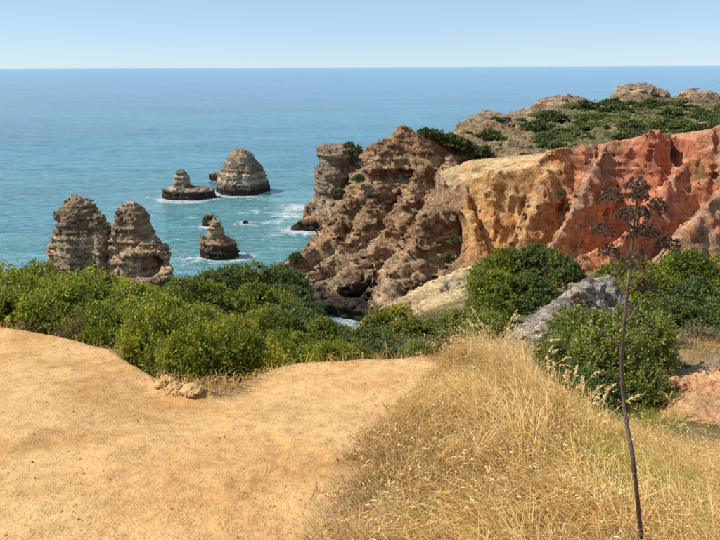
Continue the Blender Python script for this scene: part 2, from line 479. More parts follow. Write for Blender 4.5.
def water_mat():
    m, nt, b = new_mat("sea_water")
    at_ = node(nt, "ShaderNodeVertexColor"); at_.layer_name = "Col"          # r: shallow, g: foam
    sep = node(nt, "ShaderNodeSeparateColor"); nt.links.new(at_.outputs[0], sep.inputs[0])
    P = coords(nt)
    mp = node(nt, "ShaderNodeMapping"); mp.inputs["Scale"].default_value = (0.38, 1.0, 1.0); mp.inputs["Rotation"].default_value = (0, 0, 0.12)
    nt.links.new(P, mp.inputs[0])
    w1 = noise_node(nt, 0.14, 4, 0.6, mp.outputs[0], 0.6)       # swell
    w2 = noise_node(nt, 0.55, 6, 0.7, mp.outputs[0], 0.4)      # chop
    big = noise_node(nt, 0.012, 4, 0.55, mp.outputs[0], 0.8)    # patches of wind and depth
    col = ramp(nt, sep.outputs[0], [(0.0, (0.090, 0.300, 0.515)), (0.45, (0.105, 0.390, 0.510)), (1.0, (0.195, 0.450, 0.485))])
    c = mulcol(nt, col.outputs[0], ramp(nt, big.outputs[0], [(0.32, 0.86), (0.5, 1.0), (0.7, 1.12)]).outputs[0])
    # foam: broken by noise
    f1 = noise_node(nt, 0.35, 8, 0.72, P, 1.2)
    sub = node(nt, "ShaderNodeMath", operation='ADD'); nt.links.new(f1.outputs[0], sub.inputs[0]); nt.links.new(sep.outputs[1], sub.inputs[1])
    fr = ramp(nt, sub.outputs[0], [(0.78, 0.0), (1.05, 1.0)])
    c = mulcol(nt, c, (0.80, 0.84, 0.85), fr.outputs[0], 'MIX')
    nt.links.new(c, b.inputs["Base Color"])
    b.inputs["IOR"].default_value = 1.33; b.inputs["Specular IOR Level"].default_value = 0.5
    rr = ramp(nt, fr.outputs[0], [(0.0, 0.10), (1.0, 0.8)]); nt.links.new(rr.outputs[0], b.inputs["Roughness"])
    nrm = bump(nt, w1.outputs[0], 1.0, 6.0); nrm = bump(nt, w2.outputs[0], 1.0, 3.2, nrm)
    nt.links.new(nrm, b.inputs["Normal"])
    return m
MAT_SEA = water_mat()

# ------------------------------------------------------------------ near ground: height from control points
def GP(px, py, Y, dz=0.0):
    p = at(px, py, Y); return (p[0], p[1], p[2] + dz)
# bushes by the sand and on the slope: bearing, top line, distance, width in the photo, kind, label
hedge = [  # px, py_top, Y, wpx, proto
    (-50, 285, 10.8, 150, "hedge0", None), (-70, 262, 15, 160, "hedge1", None),
    (8, 288, 10.6, 110, "hedge2", "light green mastic bush at the hedge's far left, first behind the sand"),
    (70, 293, 10.2, 105, "hedge1", "light green mastic bush second along the sand's left edge"),
    (118, 306, 9.6, 95, "hedge3", "bright green mastic bush third along the sand's edge, over the sand's corner"),
    (160, 320, 8.2, 95, "hedge0", "bright green mastic bush directly behind the sandy clods"),
    (203, 334, 7.2, 92, "hedge2", "bright green mastic bush at the lowest dip of the sand"),
    (246, 343, 7.4, 78, "hedge1", "bright green mastic bush at the hedge's sand tip, where the sand rises again"),
    (20, 268, 14.0, 100, "hedge3", "light green mastic bush topping the hedge at the photo's left edge"),
    (80, 277, 14.0, 95, "hedge0", "light green mastic bush in front of the broad sea stack"),
    (55, 285, 12.2, 85, "hedge2", "light green mastic bush in the hedge's middle below the broad sea stack"),
    (128, 290, 13, 85, "hedge1", "light green mastic bush in front of the gap between the touching stacks"),
    (140, 303, 11.2, 85, "hedge2", "mid green mastic bush in the hedge's middle below the slimmer stack"),
    (185, 308, 11.6, 85, "hedge3", "mid green mastic bush in the hedge's middle above the sandy clods"),
    (225, 322, 10.6, 75, "hedge0", "mid green mastic bush behind the dip, under the dark round bushes"),
    (262, 335, 10.8, 55, "hedge3", "small mastic bush behind the hedge's sand tip"),
    (180, 288, 18, 74, "mid0", "rounded olive green bush beside the foot of the slimmer stack"),
    (150, 291, 16, 62, "mid1", "olive green bush in front of the slimmer stack's foot"),
    (214, 290, 19, 70, "mid1", "rounded olive green bush below the small pointed stack"),
    (205, 276, 25, 56, "dark1", "dark green bush against the surf below the small pointed stack"),
    (238, 267, 27, 70, "dark0", "tall dark green bush, its top against the water right of the pointed stack"),
    (275, 270, 28, 62, "dark2", "dark green bush against the brown headland's left foot"),
    (256, 290, 22, 66, "mid0", "dense green bush in the middle of the round bushes left of the cove"),
    (288, 292, 24, 60, "dark1", "dark green bush beside the cove's left bank"),
    (296, 312, 19, 72, "dark0", "dark rounded bush with a shaded side, just left of the cove water"),
    (262, 312, 17, 60, "mid1", "green bush between the hedge tip and the dark rounded bushes"),
    (322, 324, 17, 50, "mid0", "low bright bush below the cove water, by the sand crest"),
    (312, 350, 10.5, 40, "hedge2", "low light green bush touching the sand crest"),
    (378, 334, 13.5, 78, "dark2", "dark round bush right behind the middle of the sand crest"),
    (398, 311, 21, 62, "mid1", "rounded light green bush on the pale slope behind the sand crest"),
    (275, 345, 8.9, 50, "hedge0", "bright bush hugging the rising sand just past the hedge tip"),
    (295, 338, 12.0, 56, "mid1", "rounded bush between the hedge tip and the sand crest"),
    (332, 346, 9.8, 44, "hedge1", "low bright bush behind the left end of the sand crest"),
    (415, 347, 10.5, 40, "grey0", "low grey-green shrub behind the right end of the sand crest"),
    (352, 345, 12, 40, "hedge3", "small bright bush at the left side of the dark round bush behind the sand crest"),
]
right = [
    (452, 318, 21, 66, "grey1", "grey-green low shrub at the left of the plume grass"),
    (490, 318, 19, 60, "grey0", "grey-green low shrub behind the plume grass"),
    (436, 345, 12.5, 30, "hedge1", "small bright green bush where the dry grass meets the sand crest"),
    (508, 255, 32, 66, "mid0", "big sunlit green bush left of the grey outcrop, below the ochre cliff"),
    (550, 250, 31, 70, "dark0", "dark blue-green bush leaning over the top of the grey outcrop"),
    (496, 274, 28, 62, "mid1", "green bush at the left flank of the big sunlit bush"),
    (530, 280, 28, 62, "dark1", "dark green bush tucked against the grey outcrop's left side"),
    (490, 300, 24, 50, "mid0", "low green bush below the big sunlit bush"),
    (640, 266, 34, 80, "mid1", "green bush directly behind the dead stalk, above the grey outcrop"),
    (690, 262, 34, 84, "mid0", "dense green bush at the photo's right edge, below the red cliff"),
    (740, 262, 34, 90, "mid1", "dense green bush running out of the photo's right edge"),
    (655, 283, 28, 80, "mid0", "dense green bush in the thicket right of the dead stalk"),
    (702, 284, 27, 80, "dark2", "dark dense bush in the middle of the right thicket"),
    (680, 304, 23, 76, "dark1", "dark bush at the shaded foot of the right thicket"),
    (728, 306, 23, 70, "dark0", "dark bush at the thicket's foot by the photo's right edge"),
    (586, 318, 11.2, 76, "grey0", "grey-green upright shrub left of the dead stalk's middle"),
    (640, 322, 12, 84, "grey1", "grey-green upright shrub right of the dead stalk's middle"),
    (612, 338, 10, 100, "grey1", "large green shrub behind the dead stalk, beside the dry grass"),
    (590, 370, 8.8, 84, "dark0", "dark shaded shrub at the dry grass edge, left of the dead stalk"),
    (640, 372, 9.4, 70, "grey0", "grey-green shrub low behind the dead stalk"),
    (560, 345, 10.4, 50, "grey1", "grey-green shrub where the dry grass crest meets the outcrop"),
]
PLANE = lambda x, y: 33.4 - 0.24 * y
def on_plane(px, py):
    d = at(px, py, 1.0) - CAM
    Y = 1.6 / (-d[2] - 0.24); return at(px, py, Y)
EDGE_PX = [(-260, 333), (-120, 332), (0, 333), (60, 338), (110, 350), (150, 372), (172, 385), (190, 390), (215, 388), (250, 376), (275, 367), (300, 363), (330, 363), (360, 362), (400, 361), (445, 359)]
EDGE_TOP = np.array([on_plane(*q) for q in EDGE_PX])
ctrl = []
for x in (-14, -8, -3, 0, 3, 8, 14):
    for y in (-4, -1.5, 0.5): ctrl.append((x, y, PLANE(x, y) if y > 0 else 33.4 - 0.1 * y))
for (x, y) in ((-1.6, 2.2), (-0.3, 2.4), (-3.2, 3.6), (-1.2, 3.6), (-2.2, 4.9), (-0.5, 4.8), (-5.5, 5.5), (-6, 7.6), (-4.3, 8.0), (-8, 8.3), (-11, 8.5)):
    ctrl.append((x, y, PLANE(x, y)))
ctrl += [tuple(q) for q in EDGE_TOP]
for q in EDGE_TOP[:-1]:
    e = q[:2] / np.hypot(q[0], q[1]); ctrl.append((q[0] + e[0] * 0.9, q[1] + e[1] * 0.9, q[2] - 0.85))      # the lip breaks off behind the edge
# grass mound to the right
ctrl += [(0.55, 3.2, 32.70), (1.05, 4.3, 32.62), (1.0, 5.6, 32.30), (1.45, 6.3, 32.05), (1.3, 2.6, 32.80), (2.0, 3.4, 32.45), (2.6, 2.4, 32.5), (2.3, 4.6, 31.95), (1.9, 6.9, 31.55), (3.3, 4.4, 31.75), (2.6, 6.6, 30.95), (3.2, 8.0, 30.3), (2.4, 8.8, 30.2), (4.4, 5.2, 31.3), (5.6, 4.0, 31.6)]
ctrl += [GP(690, 425, 8.3), GP(660, 425, 8.0), GP(690, 352, 14.0), GP(720, 345, 15), GP(800, 360, 14), GP(560, 322, 20, -0.4), GP(800, 335, 24)]
# pale rock slope, gully and the way down to the sea
ctrl += [GP(400, 316, 42, -.6), GP(440, 300, 45, -.6), GP(480, 273, 50, -.8), GP(368, 330, 38, -1.0), GP(600, 275, 70, -1), GP(520, 275, 66, -2), GP(700, 268, 66, -1), GP(850, 262, 66), GP(430, 318, 30, -1.5), GP(338, 345, 30, -2.5), GP(333, 345, 42, -4), GP(345, 345, 55, -6), GP(320, 345, 42, -5),
         (5, 55, 9), (8, 64, 2), (0, 60, 1), (2, 72, -3), (-6, 50, 9), (-14, 40, 17), (-30, 40, 17), (-12, 62, -1), (-30, 64, -1), (-50, 60, 0), (-50, 30, 22), (16, 72, 3), (14, 80, -1), (28, 80, 6), (45, 75, 12), (70, 70, 16), (70, 40, 24), (40, 30, 27), (22, 20, 29)]
for (px, pt, Yd, w, *_x) in hedge + right:
    p = at(px, pt, Yd); ctrl.append((p[0], p[1], p[2] - (1.35 if Yd < 12.5 else 1.1) * w / 2 / F_PX * Yd * 1.05))
ground_rbf = RBF(ctrl, 0.06)

EDGE = np.vstack([EDGE_TOP, at_many([(452, 372, 6.4), (420, 400, 5.2), (385, 430, 4.3), (350, 470, 3.55), (335, 510, 3.0), (330, 560, 2.5)])])
SANDPOLY = np.vstack([EDGE[:, :2], [[-0.1, 1.2], [0.2, -6], [-25, -6], [-25, 9]]])
def sand_mask(x, y): return poly_sd(x, y, SANDPOLY)

_fp = np.random.default_rng(77)
FOOT = []
for _tr in range(7):
    _x, _y, _a = _fp.uniform(-3.5, 0.0), _fp.uniform(2.2, 3.5), _fp.uniform(1.2, 2.1)
    for _k in range(9):
        _x += 0.55 * math.cos(_a); _y += 0.55 * math.sin(_a); _a += _fp.normal() * 0.12; _sd = 0.09 if _k % 2 else -0.09
        FOOT.append((_x - math.sin(_a) * _sd, _y + math.cos(_a) * _sd, _a))
def ground_z(x, y):
    x = np.asarray(x, float); y = np.asarray(y, float)
    z = ground_rbf(x, y)
    s = sand_mask(x, y)
    z = z + (PLANE(x, y) - z) * smoothstep(-0.22, 0.05, s) * smoothstep(1.0, 2.5, y) * smoothstep(-16, -11, x)
    z = z - 0.16 * np.exp(-(((x + 1.5) / 0.9) ** 2 + ((y - 5.6) / 0.9) ** 2)) * smoothstep(-0.2, 0.2, s)
    for fx, fy, fa in FOOT:
        m = (np.abs(x - fx) < 0.35) & (np.abs(y - fy) < 0.35)
        if not m.any(): continue
        dx = x[m] - fx; dy = y[m] - fy; u = dx * math.cos(fa) + dy * math.sin(fa); v = -dx * math.sin(fa) + dy * math.cos(fa)
        e = (u / 0.14) ** 2 + (v / 0.055) ** 2
        z[m] += (-0.011 * np.exp(-e ** 2) + 0.005 * np.exp(-(np.sqrt(e) - 1.35) ** 2 / 0.08)) * (s[m] > 0)
    r = np.hypot(x, y)
    rough = np.clip(r / 30, 0, 1) * 0.5 + 0.05 * smoothstep(0.0, -0.8, s)
    z = z + rough * fbm(x, y, x * 0 + 3.3, 2.2, 4, 0.5)
    z = z + 0.045 * fbm(x, y, x * 0 + 1.1, 1.1, 3, 0.5) + 0.016 * fbm(x, y, x * 0 + 8.1, 0.24, 4, 0.6)
    return z

def on_ground(px, py, y0=2.0, y1=14.0):
    """where the sight line through a photo pixel meets the ground"""
    ys = np.linspace(y0, y1, 240); P = np.array([at(px, py, q) for q in ys]); g = ground_z(P[:, 0], P[:, 1])
    k = int(np.argmax(P[:, 2] < g)) if (P[:, 2] < g).any() else len(ys) - 1
    return np.array([P[k, 0], P[k, 1], g[k]])

def gz1(x, y): return float(ground_z(np.array([x]), np.array([y]))[0])

# fan-shaped sheet: fine near the camera, coarse far away, reaching under the cliffs and the sea
na, nr = 500, 440
ang = np.linspace(math.radians(-72), math.radians(72), na)
rad = 0.9 * (118 / 0.9) ** np.linspace(0, 1, nr)
A_, R_ = np.meshgrid(ang, rad, indexing='ij')
gx = R_ * np.sin(A_); gy = R_ * np.cos(A_) - 0.8
gzv = ground_z(gx, gy)
V = np.stack([gx, gy, gzv], -1).reshape(-1, 3)
ii, jj = np.meshgrid(np.arange(na - 1), np.arange(nr - 1), indexing='ij')
q0 = (ii * nr + jj).ravel(); Q = np.stack([q0, q0 + 1, q0 + nr + 1, q0 + nr], 1)[:, ::-1]
sm = sand_mask(V[:, 0], V[:, 1])
nz_ = fbm(V[:, 0], V[:, 1], V[:, 0] * 0, 1.5, 4, 0.6)
c_sand = np.array([0.650, 0.385, 0.160]); c_sand2 = np.array([0.570, 0.305, 0.105]); c_soil = np.array([0.36, 0.235, 0.105]); c_litter = np.array([0.17, 0.115, 0.055])
n_big = fbm(V[:, 0], V[:, 1], V[:, 0] * 0 + 5, 2.6, 4, 0.6)
c = mix(np.broadcast_to(c_sand, V.shape), c_sand2, smoothstep(0.1, 0.6, n_big) * 0.8)
far = smoothstep(9, 16, np.hypot(V[:, 0], V[:, 1]))
wild = smoothstep(14, 22, np.hypot(V[:, 0], V[:, 1])) * smoothstep(-0.2, 0.2, nz_ + 0.3 * n_big)
other = mix(np.broadcast_to(c_soil, V.shape), c_litter, np.clip(smoothstep(-0.3, 0.4, nz_) + far * 0.5, 0, 1))
other = mix(other, np.array([0.115, 0.115, 0.045]), wild * 0.8)
c = mix(c, other, smoothstep(0.10, -0.35, sm + 0.35 * nz_))
ground = link("ground", make_mesh("ground", V, Q, MAT_SAND, True, c)); set_props(ground, kind="structure")

# ------------------------------------------------------------------ rock geology: point colours
def rock_colour(V, N, pal, wet=True, top=None, seed=0.0, top_th=0.72):
    """pal: list of bed colours; dark algae band at the tide line; soil on the flats"""
    x, y, z = V[:, 0], V[:, 1], V[:, 2]
    zz = z + 0.04 * x + 0.03 * y + 0.7 * fbm(x, y, z, 7.0, 3, seed=seed)
    t = (strata(zz * 0.8 + 13.7) * 0.5 + 0.5) * 0.75 + 0.25 * (fbm(x, y, z, 3.0, 4, 0.6, seed=seed + 1) * 0.9 + 0.5)
    t = np.clip(t, 0, 0.999) * (len(pal) - 1)
    i = t.astype(int); f = t - i; P = np.asarray(pal)
    c = P[i] * (1 - f[:, None]) + P[np.minimum(i + 1, len(pal) - 1)] * f[:, None]
    b = fbm(x, y, z, 5.0, 4, 0.6, seed=seed + 2)
    c = c * (1 + 0.22 * b[:, None])
    if top is not None:
        fl = smoothstep(top_th - 0.15, top_th + 0.12, N[:, 2] + 0.25 * fbm(x, y, z, 2.0, 3, seed=seed + 4))
        c = mix(c, np.broadcast_to(top, c.shape), fl * 0.85)
    if wet:
        w = smoothstep(3.1, 1.3, z + 0.9 * fbm(x, y, z, 3.0, 4, 0.6, seed=seed + 5))
        c = mix(c, np.array([0.040, 0.034, 0.028]) * np.ones_like(c), w * 0.93)
    return c

PAL_BROWN = [(0.095, 0.060, 0.042), (0.28, 0.172, 0.103), (0.155, 0.088, 0.054), (0.41, 0.28, 0.165), (0.21, 0.112, 0.066), (0.34, 0.225, 0.138)]
PAL_STACK = [(0.10, 0.072, 0.052), (0.28, 0.205, 0.142), (0.15, 0.102, 0.068), (0.42, 0.325, 0.23), (0.25, 0.155, 0.095), (0.31, 0.235, 0.165)]
PAL_GREY = [(0.11, 0.09, 0.072), (0.31, 0.255, 0.20), (0.17, 0.136, 0.102), (0.44, 0.37, 0.29), (0.25, 0.195, 0.145)]
PAL_BROWN = [tuple(v * k for v, k in zip(q, (1.62, 1.45, 1.28))) for q in PAL_BROWN]
PAL_STACK = [tuple(v * k for v, k in zip(q, (1.62, 1.45, 1.28))) for q in PAL_STACK]
PAL_GREY = [tuple(v * k for v, k in zip(q, (1.62, 1.45, 1.28))) for q in PAL_GREY]
SEABED = -3.0

# ---- brown headland (mid distance)
crest = at_many([(352, 150, 150), (366, 152, 147), (385, 140, 142), (404, 126, 138), (424, 134, 138), (452, 146, 141), (478, 157, 143), (500, 160, 138), (540, 166, 128)])
r1 = at_many([(402, 130, 137), (372, 163, 130), (347, 200, 120), (322, 238, 108), (296, 258, 101), (284, 272, 97)])
r1b = at_many([(432, 156, 134), (412, 188, 123), (396, 213, 113), (372, 246, 104), (342, 277, 96), (326, 296, 91)])
r1c = at_many([(455, 150, 139), (452, 180, 126), (430, 205, 114)])
r2 = at_many([(520, 166, 122), (478, 182, 114), (444, 193, 108), (424, 208, 104), (409, 238, 98), (396, 268, 93), (389, 290, 89)])
r0 = at_many([(300, 296, 92), (326, 303, 89.5), (350, 306, 88.5), (389, 302, 88)])
r3 = at_many([(384, 168, 133), (365, 205, 119), (345, 245, 106), (318, 272, 97)])
tow = at(337, 190, 152)
tow_top = at(337, 146, 152)[2]
def H_headland(X0, Y0):
    w1 = fbm(X0, Y0, X0 * 0 + 2.5, 11.0, 4, 0.6, seed=11); w2 = fbm(X0, Y0, X0 * 0 + 6.5, 11.0, 4, 0.6, seed=12)
    X = X0 + 3.4 * w1; Y = Y0 + 3.4 * w2
    H = np.full(X.shape, SEABED)
    H = smax(H, ridge(X, Y, crest, 1.55, 1.2), 0.8)
    H = smax(H, ridge(X, Y, r1, 1.55, 0.8), 0.8); H = smax(H, ridge(X, Y, r1b, 1.5, 0.8), 0.8)
    H = smax(H, ridge(X, Y, r2, 1.9, 1.0), 0.8); H = smax(H, ridge(X, Y, r1c, 1.6, 0.8), 0.8)
    H = smax(H, ridge(X, Y, r3, 1.6, 0.8), 0.8); H = smax(H, ridge(X, Y, r0, 1.6, 0.8), 0.8)
    X, Y = X0, Y0
    d = np.hypot((X - tow[0]) / 1.0, (Y - tow[1]) / 1.5)
    H = np.maximum(H, np.minimum(tow_top - 0.03 * d * d, (6.0 - d) * 9.0))
    H = np.where(H < 0.5, np.maximum(H - 2.0, SEABED), H)
    return H
V, Q = volume_rock(H_headland, (-17, 82, -3.2), (48, 166, 27), 0.38, 1.0, 1.05, 4.2, rill=0.5, seed=1, joints=0.5)
N = mesh_normals(V, Q)
c = rock_colour(V, N, PAL_BROWN, True, (0.36, 0.245, 0.13), 1.0, 0.80)
dT = np.hypot((V[:, 0] - tow[0]), (V[:, 1] - tow[1]) / 1.5)
c2 = rock_colour(V, N, PAL_GREY, True, None, 2.0)
c = mix(c, c2 * 0.88, smoothstep(8.2, 6.3, dT) * 0.9)
low = smoothstep(9, 4, V[:, 2]) * smoothstep(115, 100, V[:, 1])
c = mix(c, c2 * np.array([1.12, 1.0, 0.88]), low * 0.6)
wet = smoothstep(3.8, 2.2, V[:, 2] + 1.2 * fbm(V[:, 0], V[:, 1], V[:, 2], 3.0, 4, 0.6)) * smoothstep(112, 104, V[:, 1])  # wet rock colour carried higher at the front, painting in the undercut's shade
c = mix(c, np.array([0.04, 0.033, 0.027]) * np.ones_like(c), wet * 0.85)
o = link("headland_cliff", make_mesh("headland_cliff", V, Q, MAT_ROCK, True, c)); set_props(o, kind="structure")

# ---- ochre and red cliff
edge = at_many([(446, 193, 109), (470, 180, 104), (500, 171, 101), (532, 166, 100), (552, 152, 100), (585, 146, 99), (612, 144, 98), (642, 135, 96.5), (660, 130, 96), (676, 137, 97), (690, 140, 94), (705, 131, 90), (722, 119, 88), (760, 108, 84), (830, 100, 80)])
topz = RBF(np.vstack([edge, at_many([(470, 161, 117), (505, 158, 120), (535, 156, 122), (590, 150, 118), (690, 135, 118), (800, 110, 110), (520, 156, 135), (640, 140, 140), (760, 128, 140)])]), 0.02)
CLPOLY = np.vstack([edge[:, :2], [[90, 84], [95, 140], [60, 150], [22, 140], [14, 120]]])
ra = at_many([(716, 124, 89), (690, 160, 88), (660, 190, 84), (640, 222, 79), (615, 250, 74), (588, 282, 70)])
rb = at_many([(800, 130, 82), (745, 170, 77), (712, 198, 73), (690, 225, 70), (655, 262, 66), (640, 280, 63)])
rc = at_many([(604, 150, 97.5), (590, 172, 94), (577, 200, 90), (560, 232, 85), (540, 262, 80)])
rd = at_many([(645, 225, 84), (610, 244, 77), (575, 258, 72), (556, 275, 68)])
re_ = at_many([(548, 162, 99), (536, 200, 94), (520, 240, 88)])
rf = at_many([(465, 182, 105), (468, 215, 99), (478, 250, 92)])
def H_clay(X, Y):
    floor = 4.0 + 0.17 * (X - 12) + 0.02 * (Y - 80)
    sd = poly_sd(X, Y, CLPOLY) + 0.9 * fbm(X, Y, X * 0, 6.0, 3, seed=4)
    z = topz(X, Y)
    kk = 4.5
    H = np.minimum(z, z - 0.5 + kk * sd)
    H = np.maximum(H, np.minimum(floor + 5.5 + 1.0 * sd, z - 2))          # talus apron
    H = smax(H, floor, 1.0)
    for r, k, w in ((ra, 2.5, 0.15), (rb, 1.6, 0.2), (rc, 2.9, 0.15), (rd, 1.35, 0.3), (re_, 2.6, 0.6), (rf, 2.6, 0.8)):
        H = smax(H, ridge(X, Y, r, k, w), 0.5)
    return H
def bite_clay(x, y, z, f):
    p = at(453, 235, 100); q = at(551, 162, 100); s = at(679, 150, 96)
    for (cc, rr) in ((p, (2.6, 6, 4.0)), (q, (1.7, 2.5, 1.2)), (s, (1.1, 4, 2.6))):
        e = (1 - np.sqrt(((x - cc[0]) / rr[0]) ** 2 + ((y - cc[1]) / rr[1]) ** 2 + ((z - cc[2]) / rr[2]) ** 2)) * min(rr)
        f = np.maximum(f, e)
    return f
V, Q = volume_rock(H_clay, (11, 60, -1), (82, 132, 31), 0.33, 0.48, 0.30, 4.0, rill=1.75, seed=9, crease=0.35, bite=bite_clay)
N = mesh_normals(V, Q)
x, y, z = V.T
n1 = fbm(x, y, z, 6.0, 4, 0.6, seed=3); n2 = fbm(x, y, z * 0.3, 2.0, 4, 0.6, seed=5)
c_ochre = np.array([0.53, 0.285, 0.105]); c_orange = np.array([0.74, 0.310, 0.105]); c_red = np.array([0.56, 0.200, 0.105]); c_dred = np.array([0.40, 0.135, 0.080])
c_brown = np.array([0.235, 0.150, 0.095]); c_pink = np.array([0.56, 0.35, 0.23])
xr = (x / (y * 1.04)) * F_PX + 360.0 + 22 * n1                                # bearing along the cliff, where the beds change
tred = smoothstep(515, 600, xr)
c = mix(np.broadcast_to(c_ochre, V.shape), c_red, tred)
c = mix(c, c_orange, np.clip(smoothstep(0.05, 0.5, n1) * (0.25 + 0.5 * tred), 0, 1))
c = mix(c, c_orange, smoothstep(15, 9, z + 2 * n1) * tred * 0.75)
c = mix(c, c_dred, smoothstep(0.1, 0.55, n2) * (0.25 + 0.45 * tred))
c = mix(c, c_brown, smoothstep(475, 447, xr) * 0.8)
# greyer crusts on the spurs
def near_ridge(pts, w):
    H = ridge(x, y, pts, 1.0, 0.3); return smoothstep(-w, -w * 0.3, H - np.maximum(z, -50)) if False else np.exp(-(np.min([seg_dist(x, y, a, b)[0] for a, b in zip(pts[:-1], pts[1:])], axis=0) / w) ** 2)
g = np.clip(near_ridge(rb, 5.5) * 1.1 + near_ridge(rc, 2.6) * 0.9 + near_ridge(ra + np.array([1.8, -0.8, 0]), 1.5) * 0.6, 0, 1) * smoothstep(-0.45, 0.25, n2 + 0.2)
c = mix(c, np.array([0.36, 0.235, 0.150]), g * 0.8)
c = mix(c, c_brown * 0.8, near_ridge(re_, 3.2) * smoothstep(-0.1, 0.5, n2) * 0.7)
fl = smoothstep(0.72, 0.93, N[:, 2] + 0.2 * n2)
c = mix(c, mix(np.broadcast_to(np.array([0.60, 0.44, 0.23]), V.shape), c_pink, tred * 0.25), fl * (0.8 - 0.5 * tred) * smoothstep(10, 16, z))
stk = fbm(x, y, z * 0.18, 0.9, 4, 0.65, seed=13); stk2 = fbm(x, y, z * 0.22, 1.6, 4, 0.65, seed=14)         # wash streaks down the face
c = mix(c, np.array([0.60, 0.40, 0.235]), smoothstep(0.08, 0.42, stk) * 0.55)
c = mix(c, c_brown * 0.75, smoothstep(0.15, 0.5, stk2) * 0.38)
c = c * (1 + 0.25 * fbm(x, y, z, 1.5, 3, 0.6, seed=8)[:, None]) * 1.12
o = link("red_ochre_cliff", make_mesh("red_ochre_cliff", V, Q, MAT_CLAY, True, c)); set_props(o, kind="structure")

# ---- far headland
far_pts = at_many([(458, 150, 152), (480, 152, 150), (520, 150, 150), (545, 150, 146), (600, 146, 142), (680, 142, 140), (760, 132, 140), (470, 138, 165), (484, 121, 180), (505, 124, 183), (530, 118, 195), (500, 140, 168), (540, 135, 172), (560, 128, 180), (545, 112, 212), (585, 108, 215), (600, 112, 205), (600, 128, 172), (640, 122, 185), (630, 110, 222), (660, 104, 240), (700, 105, 235), (725, 103, 235), (690, 118, 200), (720, 122, 180), (780, 116, 190), (800, 103, 230), (860, 108, 220), (640, 107, 270), (720, 104, 280), (800, 103, 290)])
farz = RBF(far_pts, 0.03)
FARPOLY = np.vstack([at_many([(449, 152, 148), (451, 142, 160), (464, 130, 176), (480, 118, 190), (505, 115, 200), (528, 112, 214), (540, 104, 226), (570, 102, 232), (598, 108, 238), (612, 107, 262), (640, 100, 290), (700, 100, 300), (860, 100, 310)])[:, :2], [[190, 200], [130, 138], [40, 134], [26, 138]]])
def knoll(X, Y, c, rx, ry, top, k=3.0, e=2.6):
    d = np.hypot((X - c[0]) / rx, (Y - c[1]) / ry)
    return np.minimum(top - e * d * d, top - e + k * (1 - d) * min(rx, ry))
KNOLLS = ((468, 133, 172, 7, 6, 1.3), (480, 118, 186, 6, 6, 1.4), (492, 112, 190, 7, 7, 1.2), (513, 112, 196, 5, 5, 1.4), (528, 110, 204, 6, 5, 1.0), (563, 96, 224, 9, 7, 1.2), (552, 98, 224, 6, 5, 1.6), (575, 97, 224, 6, 5, 1.6), (544, 103, 222, 6, 5, 1.2), (586, 101, 224, 6, 5, 1.2), (640, 84.5, 258, 9, 8, 2.6), (654, 86, 257, 6, 6, 3.0), (627, 90, 258, 6, 6, 2.2), (650, 98, 250, 6, 5, 1.6), (697, 90, 250, 8, 6, 2.0), (684, 95, 250, 6, 5, 1.9), (709, 94, 250, 5, 5, 2.2), (700, 122, 150, 7, 5, 1.3), (676, 133, 138, 4, 4, 1.5))
def H_far(X, Y):
    z = farz(X, Y) + 0.8 * fbm(X, Y, X * 0, 14, 3, seed=2)
    sd = poly_sd(X, Y, FARPOLY) + 1.5 * fbm(X, Y, X * 0, 9.0, 3, seed=6)
    H = np.minimum(z, z - 1 + 2.2 * sd)
    H = np.maximum(H, SEABED)
    for (px, pt, Yd, w, ry, k) in KNOLLS:
        c0 = at(px, pt, Yd)
        H = np.maximum(H, knoll(X, Y, c0, w, ry, c0[2], k))
    for (px, pt, Yd, w, ry, k) in () and ((490, 113, 186, 9, 7, 1.1), (513, 113, 192, 5, 5, 1.5), (563, 96, 224, 9, 7, 1.0), (544, 102, 222, 6, 5, 1.2), (584, 101, 224, 6, 5, 1.2), (640, 84, 258, 9.5, 8, 2.2), (652, 86, 257, 5.5, 6, 2.6), (628, 92, 258, 6, 6, 1.6), (697, 90, 250, 8, 6, 1.8), (684, 96, 250, 6, 5, 1.6), (708, 95, 250, 5, 5, 2.0), (700, 121, 150, 7, 5, 1.3), (676, 132, 138, 4, 4, 1.5)):
        c0 = at(px, pt, Yd)
        H = np.maximum(H, knoll(X, Y, c0, w, ry, c0[2], k))
    # brown broken face looking this way, below the rim of the scrub
    fr = at_many([(470, 138, 160), (500, 140, 157), (530, 142, 160)])
    for p in fr: H = np.maximum(H, knoll(X, Y, p, 6, 6, p[2], 1.2))
    return H
V, Q = volume_rock(H_far, (20, 132, -3.2), (170, 305, 31), 0.70, 1.4, 0.8, 5.0, rill=0.4, seed=15, octaves=5, cap=1.0)
N = mesh_normals(V, Q); x, y, z = V.T
c = rock_colour(V, N, PAL_GREY, True, None, 4.0) * np.array([1.0, 0.93, 0.85])
n1 = fbm(x, y, z, 9, 4, 0.6, seed=1); n2 = fbm(x, y, z, 3, 4, 0.6, seed=2)
ochre = smoothstep(190, 168, y) * smoothstep(-0.5, 0.2, n1 + 0.15)
c = mix(c, np.array([0.44, 0.27, 0.125]) * np.ones_like(c), ochre * 0.6)
kn = np.zeros(len(V))
for (px, pt, Yd, w, ry, k) in KNOLLS[:17]:
    c0 = at(px, pt, Yd); kn = np.maximum(kn, smoothstep(1.25, 0.95, np.hypot((x - c0[0]) / w, (y - c0[1]) / ry) + 0.15 * n2))
fl = smoothstep(0.60, 0.82, N[:, 2] + 0.22 * n2) * (1 - 0.9 * kn)
turf = mix(np.broadcast_to(np.array([0.155, 0.165, 0.065]), V.shape), np.array([0.46, 0.35, 0.20]), smoothstep(0.05, 0.4, n1 + 0.35 * n2))
brg = (x / (y * 1.04)) * F_PX + 360.0 + 25 * n1
